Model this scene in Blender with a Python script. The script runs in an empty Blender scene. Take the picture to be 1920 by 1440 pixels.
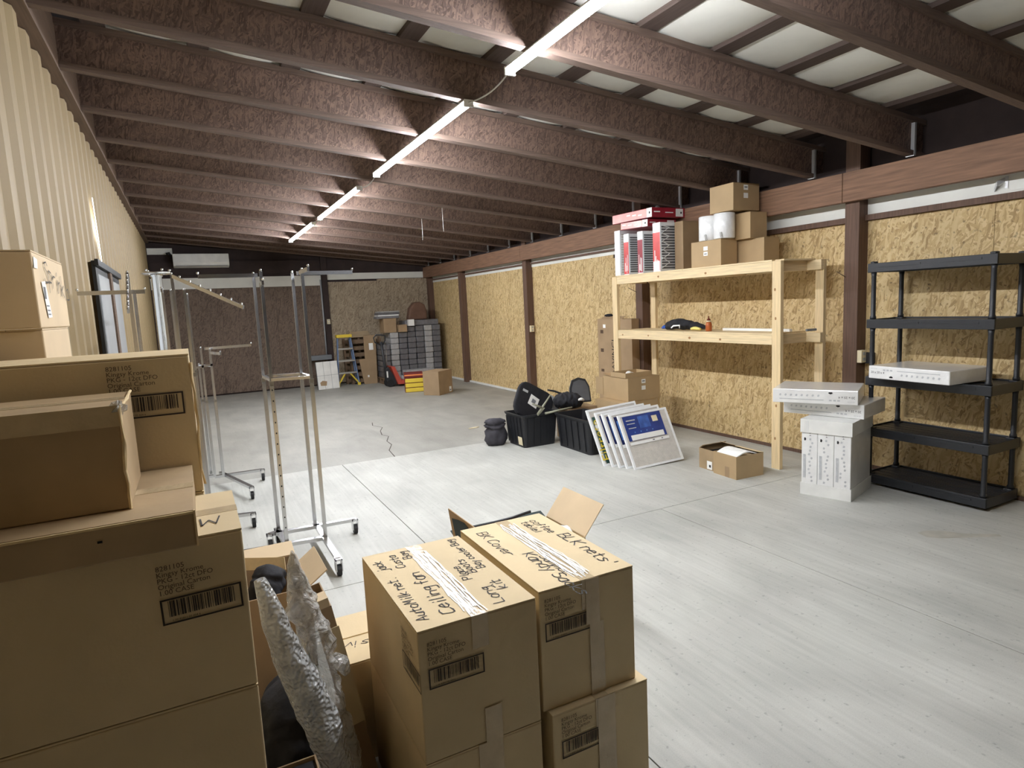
import bpy, math, random
from mathutils import Vector, Matrix
random.seed(7)
S = bpy.context.scene
COL = S.collection

# ---------------------------------------------------------------- camera
cam_d = bpy.data.cameras.new('camera'); cam = bpy.data.objects.new('camera', cam_d); COL.objects.link(cam)
cam_d.sensor_width = 36.0; cam_d.lens = 1170.0 / 1920 * 36; cam_d.clip_start = 0.02; cam_d.clip_end = 100
_r = Vector((.88739, -.45851, -.04815)).normalized(); _w = Vector((.44996, .88409, -.12617)).normalized(); _u = _r.cross(_w)
M = Matrix.Identity(4)
for i in range(3): M[i][0] = _r[i]; M[i][1] = _u[i]; M[i][2] = -_w[i]
M[2][3] = 1.70
cam.matrix_world = M
S.camera = cam
# ---------------------------------------------------------------- world, exposure
W = bpy.data.worlds.new('world'); S.world = W; W.use_nodes = True
W.node_tree.nodes['Background'].inputs[0].default_value = (.75, .85, 1, 1)
W.node_tree.nodes['Background'].inputs[1].default_value = .6
S.view_settings.view_transform = 'Standard'; S.view_settings.look = 'None'
S.view_settings.gamma = 1; S.view_settings.use_curve_mapping = False
S.view_settings.exposure = 2.72
TUBE_STRENGTH = 34.0

# ---------------------------------------------------------------- materials
MT = {}
def srgb(r, g, b):
    f = lambda c: (c / 255 / 12.92) if c / 255 <= .04045 else ((c / 255 + .055) / 1.055) ** 2.4
    return (f(r), f(g), f(b))
def mat(name, col, rough=.6, metal=0, var=.08, vs=6, stretch=(1, 1, 1), bump=0, bs=80, coat=0, alpha=1, emit=0, rnd=0, trans=0):
    m = bpy.data.materials.new(name); m.use_nodes = True; nt = m.node_tree; N = nt.nodes; L = nt.links
    b = N['Principled BSDF']; c = srgb(*col)
    b.inputs['Roughness'].default_value = rough; b.inputs['Metallic'].default_value = metal
    b.inputs['Coat Weight'].default_value = coat; b.inputs['Coat Roughness'].default_value = .15
    b.inputs['Alpha'].default_value = alpha; b.inputs['Transmission Weight'].default_value = trans
    tc = N.new('ShaderNodeTexCoord'); mp = N.new('ShaderNodeMapping'); mp.inputs['Scale'].default_value = stretch
    L.new(tc.outputs['Object'], mp.inputs[0])
    nz = N.new('ShaderNodeTexNoise'); nz.inputs['Scale'].default_value = vs; nz.inputs['Detail'].default_value = 5
    L.new(mp.outputs[0], nz.inputs['Vector'])
    rp = N.new('ShaderNodeValToRGB'); rp.color_ramp.elements[0].position = .3; rp.color_ramp.elements[1].position = .7
    rp.color_ramp.elements[0].color = tuple(x * (1 - var) for x in c) + (1,)
    rp.color_ramp.elements[1].color = tuple(min(1, x * (1 + var)) for x in c) + (1,)
    L.new(nz.outputs['Fac'], rp.inputs[0])
    out = rp.outputs[0]
    if rnd:
        oi = N.new('ShaderNodeObjectInfo'); mr = N.new('ShaderNodeMapRange'); mr.inputs['To Min'].default_value = 1 - rnd; mr.inputs['To Max'].default_value = 1 + rnd
        L.new(oi.outputs['Random'], mr.inputs[0]); hs = N.new('ShaderNodeHueSaturation'); L.new(mr.outputs[0], hs.inputs['Value']); L.new(out, hs.inputs['Color']); out = hs.outputs[0]
    L.new(out, b.inputs['Base Color'])
    if bump:
        n2 = N.new('ShaderNodeTexNoise'); n2.inputs['Scale'].default_value = bs; n2.inputs['Detail'].default_value = 3
        L.new(mp.outputs[0], n2.inputs['Vector']); bp = N.new('ShaderNodeBump'); bp.inputs['Strength'].default_value = bump; bp.inputs['Distance'].default_value = .01
        L.new(n2.outputs['Fac'], bp.inputs['Height']); L.new(bp.outputs[0], b.inputs['Normal'])
    if emit:
        L.new(out, b.inputs['Emission Color']); b.inputs['Emission Strength'].default_value = emit
    MT[name] = m; return m
def bubbly(name, scale, strength, kind):
    m = MT[name]; N = m.node_tree.nodes; L = m.node_tree.links; b = N['Principled BSDF']; tc = N.new('ShaderNodeTexCoord')
    if kind == 'cells': t = N.new('ShaderNodeTexVoronoi'); t.feature = 'SMOOTH_F1'; t.inputs['Scale'].default_value = scale; out = t.outputs['Distance']
    else: t = N.new('ShaderNodeTexNoise'); t.inputs['Scale'].default_value = scale; t.inputs['Detail'].default_value = 4; t.inputs['Distortion'].default_value = 1.5; out = t.outputs['Fac']
    L.new(tc.outputs['Object'], t.inputs['Vector']); bp = N.new('ShaderNodeBump'); bp.inputs['Strength'].default_value = strength; bp.inputs['Distance'].default_value = .02 if kind == 'cells' else .06
    L.new(out, bp.inputs['Height']); L.new(bp.outputs[0], b.inputs['Normal']); L.new(bp.outputs[0], b.inputs['Coat Normal'])
def osb(name, plane, c0, c1, c2, scale=1.0, dark=.25, rough=.7):
    """oriented strand board: three layers of long flakes turned different ways"""
    m = bpy.data.materials.new(name); m.use_nodes = True; nt = m.node_tree; N = nt.nodes; L = nt.links
    b = N['Principled BSDF']; b.inputs['Roughness'].default_value = rough
    tc = N.new('ShaderNodeTexCoord'); wob = N.new('ShaderNodeTexNoise'); wob.inputs['Scale'].default_value = 14
    L.new(tc.outputs['Object'], wob.inputs['Vector'])
    vm = N.new('ShaderNodeVectorMath'); vm.operation = 'MULTIPLY_ADD'; vm.inputs[1].default_value = (.03, .03, .03)
    L.new(wob.outputs['Color'], vm.inputs[0]); L.new(tc.outputs['Object'], vm.inputs[2])
    prev = None; lastv = None
    for k, (ang, l, s) in enumerate(((1.25, .10, .022), (.35, .075, .02), (-.75, .085, .018), (1.75, .11, .016))):
        mp = N.new('ShaderNodeMapping'); mp.vector_type = 'TEXTURE'
        if plane == 'YZ': mp.inputs['Rotation'].default_value = (ang, 0, 0); mp.inputs['Scale'].default_value = (.3, l * scale, s * scale)
        else: mp.inputs['Rotation'].default_value = (0, ang, 0); mp.inputs['Scale'].default_value = (l * scale, .3, s * scale)
        mp.inputs['Location'].default_value = (k * 3.1, k * 1.7, k * 2.3)
        L.new(vm.outputs[0], mp.inputs[0])
        vo = N.new('ShaderNodeTexVoronoi'); vo.inputs['Scale'].default_value = 1.0; L.new(mp.outputs[0], vo.inputs['Vector'])
        sp = N.new('ShaderNodeSeparateColor'); L.new(vo.outputs['Color'], sp.inputs[0])
        rp = N.new('ShaderNodeValToRGB'); e = rp.color_ramp.elements
        e[0].position = 0; e[0].color = srgb(*c0) + (1,); e[1].position = .85; e[1].color = srgb(*c2) + (1,)
        em = e.new(.3); em.color = srgb(*c1) + (1,)
        L.new(sp.outputs[0], rp.inputs[0])
        if prev is None: prev = rp.outputs[0]; lastv = vo.outputs['Distance']
        else:
            gt = N.new('ShaderNodeMath'); gt.operation = 'GREATER_THAN'; gt.inputs[1].default_value = .58; L.new(sp.outputs[1], gt.inputs[0])
            mx = N.new('ShaderNodeMix'); mx.data_type = 'RGBA'; L.new(gt.outputs[0], mx.inputs[0]); L.new(prev, mx.inputs[6]); L.new(rp.outputs[0], mx.inputs[7]); prev = mx.outputs[2]
    sn = N.new('ShaderNodeTexNoise'); sn.inputs['Scale'].default_value = 22 / scale; sn.inputs['Detail'].default_value = 2; L.new(tc.outputs['Object'], sn.inputs['Vector'])
    sr = N.new('ShaderNodeValToRGB'); sr.color_ramp.elements[0].position = .63; sr.color_ramp.elements[1].position = .72
    sr.color_ramp.elements[0].color = (0, 0, 0, 1); sr.color_ramp.elements[1].color = (dark, dark, dark, 1); L.new(sn.outputs['Fac'], sr.inputs[0])
    mx = N.new('ShaderNodeMix'); mx.data_type = 'RGBA'; L.new(sr.outputs[0], mx.inputs[0]); L.new(prev, mx.inputs[6]); mx.inputs[7].default_value = (.06, .03, .012, 1)
    bn = N.new('ShaderNodeTexNoise'); bn.inputs['Scale'].default_value = 1.1; L.new(tc.outputs['Object'], bn.inputs['Vector'])
    mr = N.new('ShaderNodeMapRange'); mr.inputs['To Min'].default_value = .85; mr.inputs['To Max'].default_value = 1.15; L.new(bn.outputs['Fac'], mr.inputs[0])
    hs = N.new('ShaderNodeHueSaturation'); L.new(mr.outputs[0], hs.inputs['Value']); L.new(mx.outputs[2], hs.inputs['Color'])
    L.new(hs.outputs[0], b.inputs['Base Color'])
    bp = N.new('ShaderNodeBump'); bp.inputs['Strength'].default_value = .25; bp.inputs['Distance'].default_value = .003; L.new(lastv, bp.inputs['Height']); L.new(bp.outputs[0], b.inputs['Normal'])
    MT[name] = m; return m
def concrete(name, col, mott, streak, rough=.55):
    m = bpy.data.materials.new(name); m.use_nodes = True; nt = m.node_tree; N = nt.nodes; L = nt.links
    b = N['Principled BSDF']; b.inputs['Roughness'].default_value = rough; c = srgb(*col)
    tc = N.new('ShaderNodeTexCoord')
    def noise(sc, st, det, lo, hi, p0, p1, dist=0):
        mp = N.new('ShaderNodeMapping'); mp.inputs['Scale'].default_value = st; mp.inputs['Rotation'].default_value = (0, 0, .12); L.new(tc.outputs['Object'], mp.inputs[0])
        nz = N.new('ShaderNodeTexNoise'); nz.inputs['Scale'].default_value = sc; nz.inputs['Detail'].default_value = det; nz.inputs['Distortion'].default_value = dist; L.new(mp.outputs[0], nz.inputs['Vector'])
        mr = N.new('ShaderNodeMapRange'); mr.inputs['From Min'].default_value = p0; mr.inputs['From Max'].default_value = p1; mr.inputs['To Min'].default_value = lo; mr.inputs['To Max'].default_value = hi
        L.new(nz.outputs['Fac'], mr.inputs[0]); return mr.outputs[0]
    a = noise(.9, (1, 1, 1), 6, 1 - mott, 1 + mott * .6, .3, .7, .4)
    d = noise(3.2, (1, .45, 1), 5, 1 - mott * .9, 1 + mott * .5, .35, .7, .6)
    s = noise(1.0, (38, 1.6, 1), 4, 1 - streak, 1 + streak * .6, .3, .7)
    k = noise(34, (1, 1, 1), 2, .72, 1, .27, .36)
    g = noise(190, (1, 1, 1), 2, .95, 1.05, .3, .7)
    o = a
    for x in (d, s, k, g):
        mm = N.new('ShaderNodeMath'); mm.operation = 'MULTIPLY'; L.new(o, mm.inputs[0]); L.new(x, mm.inputs[1]); o = mm.outputs[0]
    hs = N.new('ShaderNodeHueSaturation'); hs.inputs['Color'].default_value = c + (1,); L.new(o, hs.inputs['Value']); L.new(hs.outputs[0], b.inputs['Base Color'])
    bp = N.new('ShaderNodeBump'); bp.inputs['Strength'].default_value = .12; bp.inputs['Distance'].default_value = .004; L.new(o, bp.inputs['Height']); L.new(bp.outputs[0], b.inputs['Normal'])
    MT[name] = m
concrete('concrete_new', (187, 187, 180), .14, .09)
concrete('concrete_old', (158, 156, 148), .14, .03)
mat('crack', (70, 64, 56), .9)
mat('stain', (168, 164, 152), .6, var=.15, vs=9)
osb('osb_wall', 'YZ', (158, 130, 86), (190, 162, 112), (212, 188, 140), .9, dark=.55)
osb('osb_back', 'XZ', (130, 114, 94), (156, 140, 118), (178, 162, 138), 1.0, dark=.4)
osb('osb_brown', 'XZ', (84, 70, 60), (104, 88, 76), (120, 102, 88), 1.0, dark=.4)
osb('osb_web', 'XZ', (86, 69, 61), (104, 85, 76), (132, 108, 96), .55, dark=.3)
mat('flange', (106, 88, 78), .7, var=.2, vs=5, stretch=(.6, 20, 20), bump=.2)
mat('purlin', (84, 70, 64), .75, var=.2, vs=5, stretch=(20, .6, 20))
mat('post_wood', (98, 74, 60), .7, var=.25, vs=4, stretch=(20, 20, .8), bump=.2, bs=12)
mat('beam_wood', (126, 94, 72), .7, var=.28, vs=4, stretch=(20, .7, 14), bump=.2, bs=12)
mat('header_wood', (98, 78, 62), .75, var=.2, vs=4, stretch=(20, .7, 14))
mat('dark_board', (52, 40, 38), .8, var=.2)
mat('insulation', (226, 226, 218), .6, var=.05, vs=3, bump=.25, bs=9)
mat('pine', (224, 202, 160), .6, var=.13, vs=4, stretch=(20, 1.0, 20), bump=.1, bs=10)
mat('pine_up', (222, 198, 154), .6, var=.14, vs=4, stretch=(20, 20, .9), bump=.1, bs=10)
mat('pine_cross', (210, 186, 146), .6, var=.13, vs=4, stretch=(1, 20, 20))
mat('knot', (158, 116, 74), .7)
mat('metal_wall', (143, 124, 90), .58, var=.05, vs=2.2, stretch=(1, 2, .5))
mat('grime', (120, 104, 82), .7, var=.2)
mat('screw', (96, 78, 62), .5, metal=.6)
mat('galvanised', (204, 205, 206), .4, metal=.3)
mat('chrome', (208, 209, 211), .24, metal=1, var=.03)
mat('chrome_bright', (220, 222, 224), .06, metal=1, var=.02)
mat('chrome_dull', (178, 176, 170), .28, metal=1, var=.06)
mat('rubber', (22, 22, 24), .6)
mat('hole', (12, 12, 12), .9)
mat('lamp_white', (240, 240, 238), .4)
mat('tube_glow', (246, 249, 255), .4, emit=TUBE_STRENGTH, var=0)
mat('sliver_glow', (244, 250, 255), .5, emit=2.5, var=0)
mat('cable_white', (205, 205, 200), .5)
mat('cable_black', (24, 24, 26), .5)
mat('white_plastic', (226, 226, 222), .4)
mat('grey_plastic', (120, 124, 128), .5)
mat('black_plastic', (40, 42, 46), .42, var=.12, vs=20, bump=.1, bs=200)
mat('tote_black', (33, 34, 38), .5, var=.15, vs=9, bump=.15, bs=120)
mat('black_cloth', (28, 28, 33), .85, var=.25, vs=12, bump=.5, bs=25)
mat('charcoal_cloth', (62, 60, 66), .85, var=.25, vs=10, bump=.7, bs=20)
mat('mesh_grey', (92, 94, 98), .6, var=.12)
mat('shell_grey', (176, 178, 180), .45)
mat('olive_strap', (150, 150, 130), .6)
mat('kraft', (210, 189, 149), .72, var=.06, vs=5, stretch=(1, 1, 1), bump=.05, bs=120, rnd=.05)
mat('kraft_mid', (176, 150, 112), .72, var=.06, vs=5, rnd=.05)
mat('kraft_pale', (206, 184, 150), .72, var=.06, vs=5, rnd=.04)
mat('kraft_old', (168, 144, 110), .66, var=.16, vs=4, bump=.3, bs=9, rnd=.05)
mat('kraft_dull', (158, 133, 102), .75, var=.1, vs=5, rnd=.06)
mat('kraft_edge', (222, 198, 152), .8, var=.12, vs=20)
mat('kraft_inside', (170, 140, 102), .85)
mat('tape_clear', (198, 178, 144), .22, var=.1, vs=14, bump=.35, bs=30, coat=.5)
mat('tape_white', (244, 243, 238), .35, var=.06, vs=30, bump=.5, bs=60)
mat('ink', (48, 36, 28), .8, var=.1)
mat('ink_soft', (84, 64, 46), .8, var=.12)
mat('marker', (46, 44, 46), .7, var=.1)
mat('paper', (240, 240, 236), .7, var=.04)
mat('paper_cream', (226, 214, 180), .7)
mat('grey_print', (128, 130, 134), .7)
mat('black_print', (26, 26, 28), .6)
mat('green_black', (28, 44, 42), .7, var=.3, vs=10)
mat('wrap_white', (232, 232, 230), .28, var=.06, vs=9, bump=.45, bs=16, coat=.7)
mat('wrap_print', (188, 190, 192), .4, var=.12, vs=40)
mat('filter_frame', (238, 240, 240), .35, var=.05, vs=12, bump=.3, bs=20, coat=.6)
mat('filter_media', (196, 190, 182), .7, var=.1, vs=20)
mat('filter_dark', (92, 92, 94), .7, var=.2, vs=20)
mat('filter_blue', (34, 58, 128), .35, var=.35, vs=7, coat=.6)
mat('filter_navy', (24, 34, 84), .35, var=.25, vs=7, coat=.6)
mat('filter_green', (44, 76, 70), .35, var=.35, vs=7, coat=.6)
mat('filter_sky', (58, 96, 172), .35, var=.35, vs=14, coat=.5)
mat('light_blue', (96, 144, 210), .4, var=.2, vs=30)
mat('gold', (222, 196, 60), .4)
mat('red_print', (206, 44, 40), .4, var=.2, vs=8, coat=.4)
mat('red_dark', (150, 30, 48), .45, var=.15, vs=8, coat=.3)
mat('red_pale', (236, 168, 160), .45, var=.12, vs=8, coat=.3)
mat('bubble', (206, 208, 208), .2, var=.2, vs=26, bump=.6, bs=120, coat=1, alpha=.7)
mat('film', (222, 220, 214), .12, var=.12, vs=14, bump=.6, bs=40, coat=1, alpha=.55)
bubbly('bubble', 95, .8, 'cells'); bubbly('film', 16, 1.0, 'noise')
mat('foil_wrap', (242, 243, 243), .3, var=.06, vs=9, bump=.9, bs=22, coat=.8)
mat('yellow', (226, 198, 66), .45, var=.05)
mat('yellow_soft', (236, 222, 130), .8, var=.08)
mat('maroon', (110, 30, 26), .5)
mat('orange_line', (236, 140, 80), .5)
mat('jack_red', (180, 76, 62), .4, var=.06)
mat('ladder_blue', (104, 124, 156), .5, var=.08)
mat('aluminium', (196, 196, 192), .35, metal=.8)
mat('bundle_dark', (104, 104, 108), .5, var=.22, vs=16, bump=.6, bs=24, coat=.3, rnd=.14)
mat('bundle_light', (168, 168, 168), .5, var=.14, vs=16, bump=.6, bs=24, coat=.3, rnd=.06)
mat('pallet_wood', (120, 98, 76), .8, var=.2, vs=5, stretch=(1, 14, 14))
mat('plank_pale', (178, 156, 124), .8, var=.15, vs=5, stretch=(1, 14, 14))
mat('brown_paper', (110, 82, 66), .8, var=.15, vs=6, bump=.3, bs=8)
mat('glass_pane', (214, 218, 220), .25, var=.06, vs=2, coat=.5)
mat('frame_black', (24, 27, 30), .4)
mat('blue_cloth', (54, 96, 190), .8, var=.2)
mat('bottle_brown', (176, 92, 44), .35, var=.08)
mat('bottle_cap', (104, 40, 22), .4)
mat('navy_cloth', (66, 92, 122), .9, var=.25, vs=14, bump=.5, bs=24)
mat('white_cloth', (228, 226, 220), .9, var=.06, vs=8, bump=.4, bs=14)
mat('red_net', (168, 96, 78), .9, var=.4, vs=60)
mat('hot_dust', (200, 168, 120), .9)

# ---------------------------------------------------------------- mesh helpers
class MB:
    def __init__(s): s.v = []; s.f = []
    def face(s, pts):
        n = len(s.v); s.v += [tuple(p) for p in pts]; s.f.append(tuple(range(n, n + len(pts)))); return s
    def obox(s, o, a, b, c):
        o, a, b, c = map(Vector, (o, a, b, c)); n = len(s.v)
        s.v += [tuple(o + a * i + b * j + c * k) for k in (0, 1) for j in (0, 1) for i in (0, 1)]
        fs = [(0, 2, 3, 1), (4, 5, 7, 6), (0, 1, 5, 4), (2, 6, 7, 3), (0, 4, 6, 2), (1, 3, 7, 5)]
        flip = a.cross(b).dot(c) < 0
        s.f += [tuple(n + i for i in (reversed(f) if flip else f)) for f in fs]; return s
    def box(s, x0, x1, y0, y1, z0, z1): return s.obox((x0, y0, z0), (x1 - x0, 0, 0), (0, y1 - y0, 0), (0, 0, z1 - z0))
    def bar(s, p, q, w, h, up=(0, 0, 1)):
        p, q, up = Vector(p), Vector(q), Vector(up); d = (q - p).normalized()
        if abs(d.dot(up)) > .98: up = Vector((0, 1, 0))
        a = d.cross(up).normalized(); b = a.cross(d).normalized()
        return s.obox(p - a * w / 2 - b * h / 2, a * w, b * h, q - p)
    def tube(s, pts, r, n=8, radii=None, jit=0, flat=1):
        pts = [Vector(p) for p in pts]; rings = []
        ref = Vector((0, 0, 1))
        for i, p in enumerate(pts):
            d = (pts[min(i + 1, len(pts) - 1)] - pts[max(i - 1, 0)]).normalized()
            if abs(d.dot(ref)) > .95: ref = Vector((1, .2, 0))
            a = d.cross(ref).normalized(); b = a.cross(d).normalized(); rr = radii[i] if radii else r
            k = len(s.v)
            for j in range(n):
                t = 2 * math.pi * j / n; q = rr * (1 + (random.uniform(-jit, jit) if jit else 0))
                s.v.append(tuple(p + a * math.cos(t) * q + b * math.sin(t) * q * flat))
            rings.append(k)
        for k0, k1 in zip(rings, rings[1:]):
            for j in range(n): s.f.append((k0 + j, k0 + (j + 1) % n, k1 + (j + 1) % n, k1 + j))
        s.f.append(tuple(reversed(range(rings[0], rings[0] + n)))); s.f.append(tuple(range(rings[-1], rings[-1] + n))); return s
    def lathe(s, prof, n=16, c=(0, 0, 0)):
        rings = []
        for (r, z) in prof:
            k = len(s.v)
            for j in range(n):
                t = 2 * math.pi * j / n; s.v.append((c[0] + r * math.cos(t), c[1] + r * math.sin(t), c[2] + z))
            rings.append(k)
        for k0, k1 in zip(rings, rings[1:]):
            for j in range(n): s.f.append((k0 + j, k0 + (j + 1) % n, k1 + (j + 1) % n, k1 + j))
        s.f.append(tuple(reversed(range(rings[0], rings[0] + n)))); s.f.append(tuple(range(rings[-1], rings[-1] + n))); return s
    def ball(s, c, r, n=10, m=6, jit=0, sq=(1, 1, 1)):
        prof = []
        k0 = len(s.v)
        for i in range(m + 1):
            ph = math.pi * i / m
            for j in range(n):
                t = 2 * math.pi * j / n; q = r * (1 + random.uniform(-jit, jit))
                s.v.append((c[0] + q * math.sin(ph) * math.cos(t) * sq[0], c[1] + q * math.sin(ph) * math.sin(t) * sq[1], c[2] - q * math.cos(ph) * sq[2]))
        for i in range(m):
            for j in range(n):
                a, b = k0 + i * n, k0 + (i + 1) * n
                s.f.append((a + j, a + (j + 1) % n, b + (j + 1) % n, b + j))
        return s
    def prism(s, poly, o, u, v, w):
        """polygon in (u, v) extruded along w"""
        o, u, v, w = map(Vector, (o, u, v, w)); n = len(s.v); k = len(poly)
        s.v += [tuple(o + u * a + v * b) for a, b in poly] + [tuple(o + u * a + v * b + w) for a, b in poly]
        s.f.append(tuple(range(n, n + k))[::-1]); s.f.append(tuple(range(n + k, n + 2 * k)))
        for i in range(k): s.f.append((n + i, n + (i + 1) % k, n + k + (i + 1) % k, n + k + i))
        return s
    def mesh(s, name):
        me = bpy.data.meshes.new(name); me.from_pydata(s.v, [], s.f); me.update(); return me
    def build(s, name, m, parent=None, smooth=False, bevel=0, sub=0):
        me = s.mesh(name); me.materials.append(MT[m] if isinstance(m, str) else m)
        return put(name, me, parent, smooth, bevel, sub)
def put(name, me, parent=None, smooth=False, bevel=0, sub=0):
    o = bpy.data.objects.new(name, me); COL.objects.link(o); o.parent = parent
    if smooth:
        for p in me.polygons: p.use_smooth = True
    if bevel:
        b = o.modifiers.new('bevel', 'BEVEL'); b.width = bevel; b.segments = 2; b.limit_method = 'ANGLE'; b.angle_limit = 1.0
    if sub:
        b = o.modifiers.new('sub', 'SUBSURF'); b.levels = sub; b.render_levels = sub
    return o
def tag(o, label, cat, group=None):
    o['label'] = label; o['category'] = cat
    if group: o['group'] = group
    return o
def thing(name, label, cat, loc=(0, 0, 0), rz=0, group=None):
    o = bpy.data.objects.new(name, None); COL.objects.link(o); o.location = loc; o.rotation_euler = (0, 0, rz); o.empty_display_size = .1
    return tag(o, label, cat, group)
def struct(o): o['kind'] = 'structure'; return o
def frame(o, origin, ax, az):
    """orient a thing: local x along ax, local z along az"""
    x = Vector(ax).normalized(); z = Vector(az); z = (z - x * z.dot(x)).normalized(); y = z.cross(x)
    m = Matrix.Identity(4)
    for i in range(3): m[i][0] = x[i]; m[i][1] = y[i]; m[i][2] = z[i]; m[i][3] = origin[i]
    o.matrix_world = m; return o

# lettering -----------------------------------------------------------------
_txt = {}
def text(mb, s, size, o, u, v):
    if s not in _txt:
        cu = bpy.data.curves.new('t', 'FONT'); cu.body = s; cu.resolution_u = 2
        ob = bpy.data.objects.new('t', cu); COL.objects.link(ob)
        me = bpy.data.meshes.new_from_object(ob)
        _txt[s] = ([p.co.copy() for p in me.vertices], [tuple(p.vertices) for p in me.polygons])
        bpy.data.objects.remove(ob); bpy.data.curves.remove(cu); bpy.data.meshes.remove(me)
    V, Fc = _txt[s]; o, u, v = Vector(o), Vector(u).normalized(), Vector(v).normalized(); n = len(mb.v)
    mb.v += [tuple(o + u * p.x * size + v * p.y * size) for p in V]; mb.f += [tuple(n + i for i in f) for f in Fc]; return mb
GL = {'A': '00 38 60|13 53', 'B': '00 08 48 57 55 44 04|44 63 61 50 00', 'C': '67 48 17 04 02 10 40 61', 'K': '00 08|68 04 60', 'L': '08 00 60', 'M': '00 18 33 58 60', 'P': '00 08 48 67 65 44 04', 'S': '67 48 17 15 44 63 61 40 10 01', 'W': '08 10 35 50 68',
 'a': '55 25 03 01 20 40 55|55 50', 'b': '08 00 40 52 44 05', 'c': '54 25 03 01 20 51', 'd': '55 25 03 01 20 50|58 50', 'e': '03 53 45 25 03 01 20 51', 'f': '57 38 26 20|04 44', 'g': '55 25 03 12 42 55 5a 4b 1b', 'i': '25 20|27 28', 'j': '35 3a 2b 0b|37 38', 'k': '08 00|45 02 50', 'l': '28 20 30',
 'm': '00 05|04 15 34 30|34 45 64 60', 'n': '00 05|04 25 54 50', 'o': '25 03 01 20 40 52 54 35 25', 'p': '05 0b|05 45 53 41 01', 'r': '00 05|03 25 55', 's': '54 25 04 23 42 41 20 00', 't': '28 20 40|05 55', 'u': '05 01 20 40 55|55 50', 'v': '05 20 55', 'y': '05 22|55 1b', '.': '20 21', '!': '28 22|20 21', "'": '28 26', '-': '03 43', 'I': '38 30', 'N': '00 08 60 68'}
def hand(hb, s, size, o, u, v, wd=.0036, slant=.12, jit=.03):
    mb = MB(); hb.words.append(mb)
    o, u, v = Vector(o), Vector(u).normalized(), Vector(v).normalized(); nrm = u.cross(v); x = 0
    for ch in s:
        if ch == ' ': x += .45; continue
        g = GL[ch]; wmax = 0; base = random.uniform(-.05, .05)
        for st in g.split('|'):
            P = []
            for t in st.split():
                gx = int(t[0]) / 8.0; gy = int(t[1], 12)
                gy = gy / 8.0 if gy < 9 else -(gy - 8) / 8.0
                wmax = max(wmax, gx)
                P.append(o + u * (x + gx + slant * gy + random.uniform(-jit, jit)) * size + v * (gy + base + random.uniform(-jit, jit)) * size)
            for a, b in zip(P, P[1:]):
                d = (b - a)
                if d.length < 1e-6: continue
                e = d.normalized().cross(nrm) * wd / 2; dd = d.normalized() * wd * .3
                mb.face([a - e - dd, b - e + dd, b + e + dd, a + e - dd])
        x += wmax + .22
    return mb
class Words(MB):
    pass
def hb_done(hb, t):
    for w_ in hb.words: w_.build('marker_word', 'marker', t)
def barcode(mb, o, u, v, w, h, line=.004, seed=1):
    rnd = random.Random(seed); o, u, v = Vector(o), Vector(u).normalized(), Vector(v).normalized()
    def q(x0, x1, y0, y1): mb.face([o + u * x0 + v * y0, o + u * x1 + v * y0, o + u * x1 + v * y1, o + u * x0 + v * y1])
    q(0, w, 0, line); q(0, w, h - line, h); q(0, line, line, h - line); q(w - line, w, line, h - line)
    x = w * .09
    while x < w * .9:
        b = rnd.choice((.0012, .0018, .003, .0042)); q(x, x + b, h * .28, h * .9); x += b + rnd.choice((.0012, .002, .0034))
    return mb
def print_block(root, o, u, v, s=1.0, seed=1):
    """carton stencil: five small lines over a framed barcode; o = lower left of the barcode"""
    o, u, v = Vector(o), Vector(u).normalized(), Vector(v).normalized()
    mb = MB(); barcode(mb, o, u, v, .172 * s, .062 * s, .0042 * s, seed)
    text(mb, '1 00 82811 05 004 6', .007 * s, o + u * .02 * s + v * .006 * s, u, v)
    mb.build('barcode_print', 'ink', root)
    t = MB()
    for i, l in enumerate(('8281105', 'Kingsy Krome', 'PKG - 12ct DFO', 'Original Carton', '1.00 CASE')):
        text(t, l, .017 * s, o + v * (.072 + (4 - i) * .0145) * s, u, v)
    t.build('stencil_text', 'ink_soft', root)

# ================================================================= THE ROOM
XL, XR, YB, YF = -.63, 5.60, 15.30, -7.0
def zb(x): return 3.297 - .0975 * x          # underside of the joists
JT = .305                                      # joist depth
# floor ---------------------------------------------------------------------
fl = struct(MB().box(XL - .3, XR + .3, YF - .2, YB + .3, -.2, -.05).build('floor', 'crack'))
for x0, x1, y0, y1, m, zt in ((XL - .1, 1.372, 3.833, 7.02, 'concrete_new', 0), (1.378, XR + .1, 3.833, 7.02, 'concrete_new', 0), (XL - .1, 1.36, YF, 3.827, 'concrete_new', 0), (1.366, 3.24, YF, 3.827, 'concrete_new', 0), (3.246, XR + .1, YF, 3.827, 'concrete_new', 0), (XL - .1, XR + .1, 7.026, YB + .1, 'concrete_old', -.003)):
    MB().box(x0, x1, y0, y1, -.06, zt).build('concrete_slab', m, fl)
pts = [(2.36, 9.45), (2.30, 9.2), (2.38, 8.95), (2.28, 8.7), (2.22, 8.4), (2.27, 8.25), (2.16, 7.95), (2.15, 7.7), (2.03, 7.4), (1.99, 7.03)]
c = MB()
for (a, b), (d, e) in zip(pts, pts[1:]): c.face([(a - .006, b, -.0022), (d - .007, e, -.0022), (d + .006, e, -.0022), (a + .005, b, -.0022)])
c.build('floor_crack', 'crack', fl)
c = MB(); c.face([(x, y, .0006) for x, y in ((4.33, 2.44), (4.30, 2.36), (4.36, 2.29), (4.52, 2.2), (4.7, 2.1), (4.72, 2.13), (4.56, 2.26), (4.5, 2.36), (4.42, 2.43))]); c.build('floor_stain', 'stain', fl)
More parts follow.
